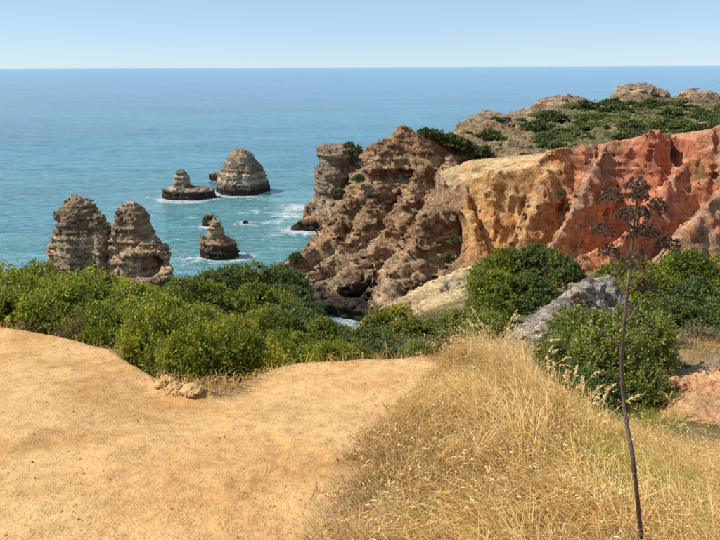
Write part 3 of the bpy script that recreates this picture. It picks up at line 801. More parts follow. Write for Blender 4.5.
turf = mix(turf, np.array([0.33, 0.225, 0.125]) * (1 + 0.35 * n2[:, None]), smoothstep(562, 535, brg) * 0.85)
c = mix(c, turf, fl * 0.9)
o = link("far_headland", make_mesh("far_headland", V, Q, MAT_ROCK, True, c)); set_props(o, kind="structure")
_far_tab = None

# ------------------------------------------------------------------ sea stacks and rocks in the water
def stack_h(parts):
    def H(X, Y):
        out = np.full(X.shape, SEABED)
        for (cx, cy, rx, ry, top, k, dome) in parts:
            th = np.arctan2(Y - cy, X - cx)
            d = np.hypot((X - cx) / rx, (Y - cy) / ry) * (1 + 0.06 * np.sin(3 * th + cx) + 0.05 * np.sin(5 * th + 2 * cy))
            m = min(rx, ry)
            prof = np.where(d < 1, -1.5 + (top + 1.5) * np.clip(1 - np.clip(d, 0, 1) ** k, 0, 1) ** dome, -1.5 - (d - 1) * m * 6)
            out = smax(out, prof, 0.3)
        return out
    return H

def sea_stack(name, label, parts, pal, h, lumps, beds, seed, lump_scale=3.0, group=None, bite=None, cat="rock", wet=True, top=None, octaves=5):
    xs = [p[0] - p[2] * 1.5 - 1 for p in parts] + [p[0] + p[2] * 1.5 + 1 for p in parts]
    ys = [p[1] - p[3] * 1.5 - 1 for p in parts] + [p[1] + p[3] * 1.5 + 1 for p in parts]
    zt = max(p[4] for p in parts)
    V, Q = volume_rock(stack_h(parts), (min(xs), min(ys), -2.6), (max(xs), max(ys), zt + 2), h, lumps, beds, lump_scale, 0.0, seed, octaves, bite=bite, band=3.0, fine_beds=True, block=0.45, cap=0.6, joints=0.32)
    N = mesh_normals(V, Q)
    c = rock_colour(V, N, pal, wet, top, seed * 1.3)
    org = np.array([parts[0][0], parts[0][1], 0.0])
    o = link(name, make_mesh(name, V - org, Q, MAT_ROCK, True, c), None, org)
    set_props(o, label, cat, group)
    return o
def S(px, py_base, px_w, Y, py_top, k=5, dome=0.6, ratio=0.9):
    """one lobe of a stack: centre bearing, width in pixels, distance and top line"""
    p = at(px, 200, Y); rx = px_w / 2 / F_PX * Y * 1.04
    return (p[0], Y, rx, rx * ratio, at(px, py_top, Y)[2], k, dome)

sea_stack("sea_stack", "broad brown sea stack, left one of the touching pair above the hedge",
          [S(77, 290, 80, 104, 196, 2.1, .8, 0.8), S(60, 290, 44, 103, 232, 2.6, .7), S(94, 290, 40, 103, 212, 2.8, .7)], PAL_STACK, 0.21, 0.75, 0.30, 3, top=(0.28, 0.24, 0.12))
def bite_arch(x, y, z, f):
    p = at(150, 267, 97.5)
    e = (1 - np.sqrt(((x - p[0]) / 1.7) ** 2 + ((y - p[1]) / 4.5) ** 2 + ((z - p[2]) / 1.5) ** 2)) * 1.5
    return np.maximum(f, e)
sea_stack("sea_stack", "slim brown sea stack with a hollow foot, right one of the touching pair",
          [S(131, 290, 56, 103, 202, 2.6, .7, 0.9), S(142, 290, 46, 101, 236, 3, .6), S(122, 290, 30, 98, 253, 3, .7), S(157, 290, 20, 97.5, 268, 3, .6), S(138, 290, 50, 97.5, 274, 5, .5)], PAL_STACK, 0.21, 0.6, 0.34, 5, bite=bite_arch)
sea_stack("sea_stack", "bell-shaped sea stack with banded sides and dark foot, farthest out in the bay",
          [S(243, 193, 51, 190, 148.5, 1.75, .62, 0.9), S(239, 193, 30, 190, 150, 2.4, .7)], PAL_GREY, 0.28, 0.5, 0.30, 8, 3.0)
sea_stack("sea_stack", "low flat sea rock with dark sides and a small knobbly mound on top",
          [S(189, 198, 52, 181, 187.5, 7, 0.4, 0.55), S(185, 198, 36, 181, 182, 2.2, 0.8, 0.6), S(183.5, 198, 18, 181, 170, 4, 0.5)], PAL_GREY, 0.30, 0.42, 0.4, 12, 2.2)
sea_stack("sea_stack", "small pointed sea stack standing in the foam, with a jutting left shoulder",
          [S(216, 258, 38, 121, 236, 3, .7, 0.85), S(213, 258, 27, 121, 217, 1.8, 1.0), S(203.5, 258, 15, 121, 238, 5, 0.4), S(224, 258, 24, 121, 245, 4, 0.5)], PAL_STACK, 0.20, 0.42, 0.42, 14, 1.8)
for (lab, parts, sd_) in (
    ("low black sea rock peeking out behind the bell-shaped stack", [S(219, 177, 18, 212, 172.5, 3, 0.6)], 1),
    ("rounded black sea rock just behind the small pointed stack", [S(207, 220, 14, 147, 214.5, 2.5, 0.6)], 2),
    ("tiny black sea rock alone in the foam right of the pointed stack", [S(243.5, 222, 8, 149, 219.5, 2.0, 0.4)], 3),
    ("tiny wet sea rock at the right foot of the pointed stack", [S(243, 258, 6, 121, 256, 2.0, 0.3)], 4),
    ("long black wave-washed rock at the foot of the grey headland tower", [S(309, 226, 28, 143, 217, 2.2, 0.5, 0.5), S(300, 226, 22, 143, 221, 2.0, 0.4, 0.5), S(318, 226, 22, 144, 216, 2.2, 0.5, 0.6)], 5)):
    sea_stack("sea_rock", lab, parts, PAL_BROWN if sd_ != 6 else PAL_GREY, 0.25, 0.4, 0.25, 20 + sd_, 1.6, "rocks awash in the bay" if sd_ < 6 else None)

# ------------------------------------------------------------------ sea
WET = [(77, 104, 5.5, 0), (131, 103, 5.5, 0), (243, 190, 8, 0), (189, 181, 8, 0), (217, 121, 4, 0), (207, 147, 2, 0), (243, 149, 1.5, 0), (243, 121, 1.2, 0), (307, 143, 5, 0), (219, 212, 3, 0)]
na, nr = 380, 470
ang = np.linspace(math.radians(-68), math.radians(68), na)
rad = 45 * (90000 / 45.0) ** (np.linspace(0, 1, nr) ** 1.45)
A_, R_ = np.meshgrid(ang, rad, indexing='ij')
X = R_ * np.sin(A_); Y = R_ * np.cos(A_)
amp = smoothstep(60, 90, R_) * smoothstep(900, 300, R_)
Z = amp * (0.22 * fbm(X * 0.4, Y, X * 0, 7.0, 3, seed=2) + 0.08 * fbm(X * 0.6, Y, X * 0, 2.2, 3, seed=4))
foam = np.zeros_like(X)
for (pa, pb, wd, hh) in (((168, 272), (206, 262), 1.0, 0.5), ((60, 262), (120, 258), 1.3, 0.35), ((255, 243), (300, 233), 1.2, 0.4), ((228, 215), (290, 205), 1.4, 0.3)):
    qa, qb = [CAM + (at(u, v, 100) - CAM) * (35 / (CAM[2] - at(u, v, 100)[2])) for (u, v) in (pa, pb)]
    dd, tt_ = seg_dist(X, Y + 0.8 * fbm(X, Y, X * 0, 6.0, 3, seed=5), qa, qb); wv = np.exp(-(dd / wd) ** 2)
    Z = Z + hh * wv; foam = np.maximum(foam, 0.40 * np.exp(-(dd / (wd * 0.8)) ** 2))
for (px, d, r, _) in WET:
    p = at(px, 200, d)
    dd = np.hypot(X - p[0], Y - p[1]) - r
    foam = np.maximum(foam, 0.48 * np.exp(-np.clip(dd, 0, 99) / 2.0))
    ds = np.hypot((X - p[0] + 2.5) / 2.6, Y - p[1] - 0.5) - r * 0.6
    foam = np.maximum(foam, 0.26 * np.exp(-np.clip(ds, 0, 99) / 3.0))
# white water by the headland tower and the cove, breaking crests
Hh = H_headland(X, Y)
def blob(px, py, rx, ry, a):
    global foam
    d = at(px, py, 100) - CAM; p = CAM + d * (35 / -d[2])
    foam = np.maximum(foam, (a + 0.07) * np.exp(-(((X - p[0]) / rx) ** 2 + ((Y - p[1]) / ry) ** 2)))
for b in ((296, 208, 7, 9, .44), (285, 214, 8, 5, .36), (300, 228, 9, 3, .36), (272, 212, 9, 3, .30), (285, 236, 10, 3, .32), (262, 224, 12, 4, .28), (245, 214, 10, 2.5, .24), (268, 200, 12, 3, .24), (190, 217, 6, 1.2, .38), (170, 240, 4, 1.2, .30),
          (184, 259, 7, 1.0, .42), (172, 266, 6, 0.9, .40), (200, 262, 6, 1.4, .42), (170, 278, 4, 1.2, .42), (345, 322, 3.0, 3.0, .40), (352, 316, 3, 2, .34), (336, 326, 3, 3, .36), (40, 250, 9, 1.5, .22), (205, 200, 12, 2, .26), (250, 198, 9, 1.5, .28), (285, 176, 14, 2, .2), (292, 216, 7, 5, .42), (305, 232, 7, 2.5, .4), (278, 222, 10, 2.2, .34), (262, 236, 9, 2, .3), (215, 240, 5, 1.2, .3), (120, 262, 6, 1, .3), (232, 262, 5, 1.4, .36)): blob(*b)
shallow = smoothstep(330, 120, Y) * 0.55 + 0.25 * smoothstep(900, 250, Y)
for (px, py, rx, ry, a) in ((228, 205, 22, 12, .45), (243, 200, 12, 8, .5), (190, 204, 14, 8, .4), (175, 268, 14, 4, .4), (270, 240, 22, 16, .4), (150, 255, 18, 10, .25), (345, 320, 12, 10, .2)):
    d = at(px, py, 100) - CAM; p = CAM + d * (35 / -d[2])
    shallow = shallow + a * np.exp(-(((X - p[0]) / rx) ** 2 + ((Y - p[1]) / ry) ** 2))
shallow = np.clip(shallow + 0.12 * fbm(X * 0.5, Y, X * 0, 30, 4, seed=7), 0, 1)
cc = np.stack([shallow, foam, X * 0], -1).reshape(-1, 3)
V = np.stack([X, Y, Z], -1).reshape(-1, 3)
ii, jj = np.meshgrid(np.arange(na - 1), np.arange(nr - 1), indexing='ij')
q0 = (ii * nr + jj).ravel(); Q = np.stack([q0, q0 + 1, q0 + nr + 1, q0 + nr], 1)[:, ::-1]
o = link("sea", make_mesh("sea", V, Q, MAT_SEA, True, cc)); set_props(o, kind="structure")

# ------------------------------------------------------------------ near rocks and earth
def near_rock(name, label, Hfun, lo, hi, h, lumps, beds, ls, seed, colf, mat, cat, kind=None, rill=0, tilt=(0.03, 0.02), bite=None):
    V, Q = volume_rock(Hfun, lo, hi, h, lumps, beds, ls, rill, seed, 5, tilt=tilt, band=1.6, bite=bite)
    N = mesh_normals(V, Q); c = colf(V, N)
    org = np.array([(lo[0] + hi[0]) / 2, (lo[1] + hi[1]) / 2, float(V[:, 2].min())])
    o = link(name, make_mesh(name, V - org, Q, mat, True, c), None, org)
    set_props(o, label, cat, None, kind); return o

# grey limestone outcrop between the bushes
oc = at_many([(532, 328, 17.5), (552, 312, 19.0), (572, 294, 21), (590, 279, 22.5), (606, 276, 23.2)])
def H_out(X, Y): return np.maximum(ground_rbf(X, Y) - 0.9, ridge(X, Y, oc, 1.5, 0.5))
def c_out(V, N):
    n = fbm(V[:, 0], V[:, 1], V[:, 2], 0.8, 5, 0.6, ridged=True, seed=2); n2 = fbm(V[:, 0], V[:, 1], V[:, 2], 2.0, 3, seed=4)
    c = mix(np.broadcast_to(np.array([0.44, 0.365, 0.275]), V.shape), np.array([0.16, 0.125, 0.095]), smoothstep(0.35, -0.25, n))
    return mix(c, np.array([0.36, 0.26, 0.16]), smoothstep(0.1, 0.6, n2) * 0.7)
near_rock("rock_outcrop", "weathered pale grey limestone outcrop sloping up between the green bushes", H_out, (4.3, 16.5, 22.5), (12, 26.5, 29), 0.07, 0.20, 0.20, 1.2, 31, c_out, MAT_NEARROCK, "rock", tilt=(-0.55, 0.1))

# pale sandstone slope above the cove
sl = at_many([(352, 342, 33), (372, 326, 37), (394, 305, 41), (420, 290, 44), (446, 278, 47), (470, 268, 50), (496, 258, 53), (520, 252, 56)])
sl2 = at_many([(380, 332, 35), (420, 312, 39), (460, 296, 43), (490, 285, 46), (520, 276, 48)])
def H_sl(X, Y):
    H = np.maximum(ground_rbf(X, Y) - 1.2, ridge(X, Y, sl, 0.95, 0.7))
    return smax(H, ridge(X, Y, sl2, 0.75, 2.0), 0.6)
def c_sl(V, N):
    x, y, z = V.T; n = fbm(x, y, z * 2, 2.4, 4, 0.6, seed=6); n2 = fbm(x, y, z * 3, 1.0, 4, 0.6, seed=9)
    c = mix(np.broadcast_to(np.array([0.64, 0.46, 0.235]), V.shape), np.array([0.46, 0.39, 0.30]), smoothstep(0.1, 0.5, n + 0.05 * (x - 7)))
    c = mix(c, np.array([0.46, 0.26, 0.12]), smoothstep(5.0, 2.0, x + 1.5 * n) * 0.6)
    return c * (1 + 0.25 * n2[:, None])
near_rock("rock_slope", None, H_sl, (-2.5, 31, 10), (17, 60, 24), 0.15, 0.26, 0.26, 1.8, 33, c_sl, MAT_NEARROCK, None, "structure", tilt=(-0.35, -0.15))

# orange earth bank, broken edge, at the right
bk = at_many([(708, 444, 7.6), (721, 418, 8.3), (735, 394, 9.0), (760, 378, 9.8), (820, 362, 10.6)])
def H_bank(X, Y): return np.maximum(ground_rbf(X, Y) - 0.35, ridge(X, Y, bk, 0.62, 0.35))
def c_bank(V, N):
    x, y, z = V.T; n = fbm(x, y, z, 0.7, 4, 0.6, seed=6)
    c = mix(np.broadcast_to(np.array([0.62, 0.355, 0.175]), V.shape), np.array([0.56, 0.235, 0.095]), smoothstep(0.8, 0.45, N[:, 2] + 0.3 * n))
    return mix(c, np.array([0.74, 0.48, 0.24]), smoothstep(0.15, 0.6, n) * 0.5)
near_rock("earth_bank", None, H_bank, (3.3, 6.2, 28.6), (9.5, 13, 32.6), 0.055, 0.20, 0.10, 0.8, 35, c_bank, MAT_BANK, None, "structure", rill=0.30)
bk2 = at_many([(684, 372, 11.6), (700, 369, 11.9), (716, 367, 12.2), (745, 362, 12.6)])
def H_bank2(X, Y): return np.maximum(ground_rbf(X, Y) - 0.5, ridge(X, Y, bk2, 1.2, 0.6))
def c_bank2(V, N):
    x, y, z = V.T; n = fbm(x, y, z, 0.6, 4, 0.6, seed=3)
    c = mix(np.broadcast_to(np.array([0.40, 0.20, 0.09]), V.shape), np.array([0.34, 0.27, 0.19]), smoothstep(0.45, 0.8, N[:, 2] + 0.2 * n))
    return c * (1 + 0.3 * n[:, None])
near_rock("earth_ledge", None, H_bank2, (5.4, 10.2, 28.2), (9.6, 14, 31), 0.06, 0.18, 0.10, 0.6, 37, c_bank2, MAT_BANK, None, "structure", rill=0.1)

# clods at the lip of the sand
def boulder(seed, r, squash=0.7, n=26):
    u = np.linspace(0, 1, n); th, ph = np.meshgrid(np.linspace(0, 2 * math.pi, 2 * n, endpoint=False), np.linspace(0.02, math.pi - 0.02, n), indexing='ij')
    P = np.stack([np.sin(ph) * np.cos(th), np.sin(ph) * np.sin(th), np.cos(ph)], -1).reshape(-1, 3)
    d = 1 + 0.45 * fbm(P[:, 0] + seed, P[:, 1], P[:, 2], 0.9, 5, 0.6, seed=seed) + 0.20 * blocks(P[:, 0], P[:, 1], P[:, 2], 0.75, seed) + 0.10 * blocks(P[:, 0], P[:, 1], P[:, 2], 0.35, seed + 1)
    P = P * d[:, None] * r; P[:, 2] *= squash
    m = 2 * n; q = []
    for i in range(m):
        for j in range(n - 1): q.append((i * n + j, i * n + j + 1, ((i + 1) % m) * n + j + 1, ((i + 1) % m) * n + j))
    return P, np.array(q)
clods = [("cracked sandy boulder, highest of the lumps at the lip of the sand by the hedge", 168, 381, 6.35, 0.15, .6), ("flat sandy clod in the middle of the lumps at the sand's lip", 176, 386, 6.05, 0.11, .55), ("long sandy clod lying at the hedge end of the lumps at the sand's lip", 193, 387.5, 5.95, 0.15, .5), ("broken sandy clod leaning on the highest lump at the sand's lip", 160, 384, 6.2, 0.10, .6), ("small dark-sided sandy clod below the other lumps at the sand's lip", 177, 391, 5.7, 0.07, .6), ("small pale sandy clod nearest the sand's middle among the lumps", 168, 392, 5.65, 0.05, .6), ("small round sandy clod between the two largest lumps at the sand's lip", 184, 383, 6.1, 0.08, .6)]
for k, (lab, px, py, Yd, r, sq) in enumerate(clods):
    r *= 0.66; P, q = boulder(k + 2.3, r, sq); p = on_ground(px, py + 3, 3.0, 6.6)
    cl = np.array([0.86, 0.54, 0.235]) * (1 + 0.25 * fbm(P[:, 0] + k, P[:, 1], P[:, 2], 0.07, 3)[:, None])
    o = link("sandy_clod", make_mesh("sandy_clod", P, q, MAT_BANK, True, cl), None, (p[0], p[1], gz1(p[0], p[1]) + r * sq * 0.12))
    o.rotation_euler = (0, 0, k * 1.3); set_props(o, lab, "stone", "clods at the lip of the sand")

# loose grit over the sand
pts = []
while len(pts) < 9000:
    x = random.uniform(-7, 1.8); y = random.uniform(1.6, 8.8)
    pts.append((x, y))
pts = np.array(pts); k = sand_mask(pts[:, 0], pts[:, 1]) > 0.03
dens = fbm(pts[:, 0], pts[:, 1], pts[:, 0] * 0, 0.9, 3, 0.6, seed=3)
k &= (dens + rng.random(len(pts)) * 1.1 > 0.35); pts = pts[k]
zz = ground_z(pts[:, 0], pts[:, 1])
OCT = np.array([[1, 0, 0], [0, 1, 0], [-1, 0, 0], [0, -1, 0], [0.1, 0.1, 0.7], [0, 0, -0.6]])
OT = np.array([[0, 1, 4], [1, 2, 4], [2, 3, 4], [3, 0, 4], [1, 0, 5], [2, 1, 5], [3, 2, 5], [0, 3, 5]])
n = len(pts); rr = 0.002 + 0.012 * rng.random(n) ** 5
a = rng.random(n) * 6.28; ca, sa = np.cos(a), np.sin(a)
B = OCT[None] * rr[:, None, None] * rng.uniform(0.6, 1.3, (n, 6, 1))
Vg = np.stack([B[..., 0] * ca[:, None] - B[..., 1] * sa[:, None] + pts[:, 0:1], B[..., 0] * sa[:, None] + B[..., 1] * ca[:, None] + pts[:, 1:2], B[..., 2] + zz[:, None] + rr[:, None] * 0.3], -1).reshape(-1, 3)
Tg = (OT[None] + (np.arange(n) * 6)[:, None, None]).reshape(-1, 3)
o = link("gravel", make_mesh("gravel", Vg, None, MAT_PEBBLE, False, None, Tg)); set_props(o, "loose grit and small pebbles scattered over the sand", "gravel", kind="stuff")

# ------------------------------------------------------------------ shrubs
def leaves_mesh(P, D, U, L, W, tint, tint2):
    """diamond leaves at P along D, facing U, folded a little"""
    n = len(P)
    S_ = np.cross(D, U); S_ /= np.linalg.norm(S_, axis=1)[:, None] + 1e-9
    Nn = np.cross(S_, D)
    L = L[:, None]; W = W[:, None]
    a = P; b = P + D * L * 0.45 + S_ * W - Nn * W * 0.25; c_ = P + D * L; d = P + D * L * 0.45 - S_ * W - Nn * W * 0.25
    V = np.stack([a, b, c_, d], 1).reshape(-1, 3)
    Q = np.arange(n * 4).reshape(-1, 4)
    col = np.repeat(np.stack([tint, tint2, tint * 0], 1), 4, axis=0)
    return V, Q, col

def shrub_proto(seed, R, H, sprays, leaf, mat, n_lobes=26, upright=0.4, per=9, spray_len=0.16, ragged=0.16, core=0.06):
    """returns (foliage mesh, branch mesh): a mound of leafy sprays growing on lobes, radius R, height H"""
    g = np.random.default_rng(seed)
    lob = []
    for i in range(n_lobes):
        th = g.random() * 6.283; rr = math.sqrt(g.random()) * 0.86
        top = math.sqrt(max(0.0, 1 - rr * rr))
        zc = top * g.uniform(0.35, 0.92)
        s = g.uniform(0.17, 0.34) * (1.0 + 0.2 * (1 - rr))
        lob.append((math.cos(th) * rr * R * 0.92, math.sin(th) * rr * R * 0.92, max(zc * H - s * H * 0.3, 0.12 * H), s * R, s * H * 1.0, g.uniform(-0.16, 0.16)))
    lob.append((0, 0, 0.30 * H, 0.62 * R, 0.50 * H, -0.1))
    lob = np.array(lob)
    w = lob[:, 3] ** 2; w[-1] *= 0.5; w /= w.sum()
    li = g.choice(len(lob), sprays, p=w)
    d = g.normal(size=(sprays, 3)); d /= np.linalg.norm(d, axis=1)[:, None]; d[:, 2] = np.where(d[:, 2] < -0.2, -d[:, 2], d[:, 2])
    Lb = lob[li]
    rad_ = 1 - ragged * g.random(sprays) ** 2 * 1.6 + 0.10 * g.random(sprays)
    P = np.stack([Lb[:, 0] + d[:, 0] * Lb[:, 3] * rad_, Lb[:, 1] + d[:, 1] * Lb[:, 3] * rad_, Lb[:, 2] + d[:, 2] * Lb[:, 4] * rad_], 1)
    ok = P[:, 2] > 0.01; P = P[ok]; d = d[ok]; Lb = Lb[ok]
    # drop most sprays buried deep inside other lobes
    deep = np.zeros(len(P), bool)
    for lb in lob:
        q = ((P[:, 0] - lb[0]) / lb[3]) ** 2 + ((P[:, 1] - lb[1]) / lb[3]) ** 2 + ((P[:, 2] - lb[2]) / lb[4]) ** 2
        deep |= q < 0.40
    keep = ~deep | (g.random(len(P)) < core); P = P[keep]; d = d[keep]; Lb = Lb[keep]
    n = len(P)
    D = d + np.array([0, 0, upright]) + 0.45 * g.normal(size=(n, 3)); D /= np.linalg.norm(D, axis=1)[:, None]
    sl_ = spray_len * g.uniform(0.6, 1.4, n) * np.where(g.random(n) < 0.07, 1.9, 1.0)
    t = (np.arange(per) / per)[None, :] ; t = np.repeat(t, n, 0) + 0.05 * g.random((n, per))
    LP = P[:, None, :] + D[:, None, :] * (sl_[:, None] * t)[..., None]
    ax = np.cross(D, g.normal(size=(n, 3))); ax /= np.linalg.norm(ax, axis=1)[:, None] + 1e-9
    bx = np.cross(D, ax)
    an = np.arange(per)[None, :] * 2.4 + g.random((n, 1)) * 6.28
    side = np.cos(an)[..., None] * ax[:, None, :] + np.sin(an)[..., None] * bx[:, None, :]
    LD = side * 0.85 + D[:, None, :] * 0.65 + 0.2 * g.normal(size=(n, per, 3)); LD /= np.linalg.norm(LD, axis=2)[..., None]
    LU = 0.7 * D[:, None, :] + np.array([0, 0, 1.3]) + 0.35 * g.normal(size=(n, per, 3))
    m = n * per
    tint = np.clip(0.43 + Lb[:, 5][:, None] * 1.3 + 0.24 * g.normal(size=(n, 1)) + 0.20 * g.normal(size=(n, per)), 0, 1).ravel()
    L = leaf * g.uniform(0.5, 1.35, m)
    V, Q, col = leaves_mesh(LP.reshape(-1, 3), LD.reshape(-1, 3), LU.reshape(-1, 3), L, L * 0.27, tint, tint)
    fol = make_mesh("foliage", V, Q, mat, False, col)
    # branches
    br = []
    for i in range(11):
        lb = lob[i]; e = np.array(lb[:3]); b0 = np.array([g.normal() * 0.06 * R, g.normal() * 0.06 * R, -0.15])
        mid = b0 * 0.5 + e * 0.5 + np.array([g.normal(), g.normal(), 0.3]) * 0.10 * R
        br.append(tube([b0, (b0 + mid) / 2 + g.normal(size=3) * 0.02 * R, mid, (mid + e) / 2 + g.normal(size=3) * 0.03 * R, e], np.array([0.030, 0.024, 0.018, 0.012, 0.004]) * max(R, 0.5), 5))
    for i in range(34):                                               # bare twigs that reach out through the leaves
        lb = lob[g.integers(0, n_lobes)]; dv = g.normal(size=3); dv[2] = abs(dv[2]) * 0.8 + 0.1; dv /= np.linalg.norm(dv)
        a0 = np.array(lb[:3]); a1 = a0 + dv * np.array([lb[3], lb[3], lb[4]]) * g.uniform(1.0, 1.35)
        br.append(tube([a0, (a0 + a1) / 2 + g.normal(size=3) * 0.05 * lb[3], a1], np.array([0.006, 0.004, 0.0015]) * max(R, 0.6), 3))
    Vb, Qb, Tb = join(br)
    return fol, make_mesh("branches", Vb, Qb, MAT_BARK, True, None, Tb)

PROTO = {}
def add_proto(key, R, H, *a, **k): PROTO[key] = (R, H) + shrub_proto(*((k.pop("seed"), R, H) + a), **k)
for i in range(4): add_proto("hedge%d" % i, 1.15, 1.15, 3300, 0.068, MAT_LEAF, seed=50 + i, upright=0.55, per=9, spray_len=0.17)
for i in range(3): add_proto("dark%d" % i, 1.9, 2.0, 3000, 0.135, MAT_LEAF_DARK, seed=60 + i, upright=0.35, per=9, spray_len=0.26, n_lobes=30)
for i in range(2): add_proto("mid%d" % i, 1.9, 2.0, 3300, 0.125, MAT_LEAF_MID, seed=66 + i, upright=0.4, per=9, spray_len=0.26, n_lobes=30)
for i in range(2): add_proto("grey%d" % i, 1.0, 1.1, 2000, 0.085, MAT_LEAF_GREY, seed=70 + i, upright=1.1, per=10, spray_len=0.24, ragged=0.35)
for i in range(2): add_proto("brown%d" % i, 0.8, 0.7, 1300, 0.06, MAT_LEAF_BROWN, seed=75 + i, upright=0.9, per=9, spray_len=0.20, ragged=0.45)
for i in range(3): add_proto("far%d" % i, 2.0, 1.9, 520, 0.55, MAT_LEAF_FAR, seed=80 + i, upright=0.3, per=5, spray_len=0.5, n_lobes=16)
add_proto("farlight0", 2.0, 1.6, 480, 0.5, MAT_LEAF_FARLIGHT, seed=88, upright=0.5, per=5, spray_len=0.5, n_lobes=16)

def shrub(name, key, x, y, zb, w, h, label, group, cat="bush", branches=True):
    R, H, fol, br = PROTO[key]
    e = empty(name, (x, y, zb)); e.scale = (w / R, w / R * random.uniform(0.9, 1.1), h / H); e.rotation_euler = (0, 0, random.uniform(0, 6.28))
    link("foliage", fol, e)
    if branches: link("branches", br, e)["kind"] = "stuff"
    set_props(e, label, cat, group)
    return e

def shrub_px(name, key, px, py_top, Y, wpx, label, group=None, hmin=0.4, sink=0.1, hmax=9, wide=1.0):
    """bush whose middle stands at bearing px, distance Y; wpx wide, top at py_top"""
    p = at(px, py_top, Y); zb = gz1(p[0], p[1]) - sink
    w = wpx / 2 / F_PX * Y * 1.05 * wide
    h = p[2] - zb
    h = min(max(h, hmin, 0.7 * w), 1.7 * w + 0.2); zb = min(zb, p[2] - h)  if False else p[2] - h
    return shrub(name, key, p[0], p[1], zb, w, h * 0.97, label, group)

# hedge of mastic bushes along the edge of the sand, described from the sand's left end on
for (px, pt, Yd, w, key, lab) in hedge:
    if lab is None: lab = "light green mastic bush running out of the photo's left edge"
    e = shrub_px("mastic_bush", key, px, pt, Yd, w, lab, "bushes along the sand's edge", wide=1.18)
    if "running out" in lab: e["label"] = lab
for k in range(26):
    px = random.uniform(-20, 285); t = random.random(); base_py = float(np.interp(px, [-20, 0, 110, 185, 240, 290], [318, 316, 330, 352, 352, 345])); top_py = float(np.interp(px, [-20, 0, 110, 170, 240, 290], [270, 270, 290, 296, 312, 325]))
    py = base_py * (1 - t) + top_py * t; near_Y = float(np.interp(px, [-20, 0, 110, 185, 240, 290], [10.2, 10, 8.9, 7.3, 7.6, 8.6])); Yd = near_Y + t * 6.0
    shrub_px("mastic_bush", random.choice(["hedge0", "hedge1", "hedge2", "hedge3", "grey0", "grey1"]), px, py, Yd, random.uniform(34, 60) * 9.5 / Yd, "small leafy bush filling the hedge " + ("at its far left end" if px < 50 else "below the broad sea stack" if px < 110 else "below the slim sea stack" if px < 165 else "behind the sandy clods" if px < 215 else "near its tip on the sand") + (", front row" if t < 0.4 else ", back row"), "small bushes filling the hedge")
shrub_px("dry_shrub", "brown0", 30, 322, 9.7, 58, "brownish dry shrub at the sand's edge under the far left hedge", "dry shrubs", 0.35)
shrub_px("dry_shrub", "brown1", 74, 322, 9.2, 52, "brownish dry shrub at the sand's edge where the hedge bends", "dry shrubs", 0.35)
shrub_px("dry_shrub", "brown1", 425, 340, 12.5, 50, "dry brown shrub on the sand crest beside the dark round bush", "dry shrubs", 0.35)
shrub_px("dry_shrub", "brown0", 440, 316, 27, 56, "dry grey-brown shrub on the pale rock slope", "dry shrubs", 0.35)
shrub_px("dry_shrub", "brown0", 676, 340, 14.5, 46, "dry brown shrub beside the ledge of orange earth", "dry shrubs", 0.35)
shrub_px("dry_shrub", "brown1", 706, 330, 17, 52, "dry grey-brown shrub under the dense dark thicket", "dry shrubs", 0.35)
shrub_px("dry_shrub", "brown1", 668, 358, 12.2, 36, "small dry shrub at the foot of the ledge of orange earth", "dry shrubs", 0.3)
for (px, pt, Yd, w, key, lab) in right:
    shrub_px("green_shrub" if key[0] != "g" else "grey_shrub", key, px, pt, Yd, w, lab, "bushes on the slope to the right", hmax=3.0 if Yd > 20 else 1.8)

# scrub on the far headland: one bush after another
def far_ground(x, y):
    return float(H_far(np.array([[x]]), np.array([[y]]))[0, 0])
def far_bush(px, py, Y, w, key, lab):
    p = at(px, py, Y); R, H, fol, br = PROTO[key]
    zg = far_ground(p[0], p[1])
    e = empty("headland_bush", (p[0], p[1], zg - 0.5)); s = w / R
    e.scale = (s, s, s * random.uniform(0.55, 0.75)); e.rotation_euler = (0, 0, random.uniform(0, 6.28))
    link("foliage", fol, e); set_props(e, lab, "bush", "scrub on the far headland")
spots = [(490, 136, 166, 3.6, "far0", "dark domed bush on the left shoulder of the far headland"), (506, 124, 182, 1.6, "far1", "small dark bush between the two rocky crests of the far headland"), (534, 130, 178, 3.4, "far2", "dark low bush beside the bare path on the far headland"), (534, 145, 160, 1.4, "far0", "small dark bush alone on the brown face of the far headland")]
spots += [(468, 131, 170, 1.7, "far1", "dark bush lowest on the far headland's seaward rocks"), (497, 121, 184, 2.0, "far2", "dark bush on top of the far headland's left rocky crest"), (519, 120, 190, 1.8, "far0", "dark bush in the dip right of the left rocky crest"), (546, 118, 198, 2.2, "far1", "dark bush below the middle rocky crest of the far headland"), (552, 132, 176, 2.4, "far2", "dark bush on the slope below the middle rocky crest"), (514, 136, 166, 1.5, "farlight0", "pale bush on the broken brown face of the far headland"), (500, 150, 152, 1.6, "farlight0", "pale bush at the foot of the far headland's brown face"), (524, 152, 150, 1.7, "farlight0", "pale bush behind the flat rim of the ochre cliff"), (545, 148, 152, 1.6, "far0", "dark bush behind the flat rim of the ochre cliff")]
for s in spots: far_bush(*s)
cnt = 0; tries = 0; placed = []
KN_W = [(*at(a_, b_, c_), w_, r_)[:3] + (w_, r_) for (a_, b_, c_, w_, r_, _k) in KNOLLS[:17]]
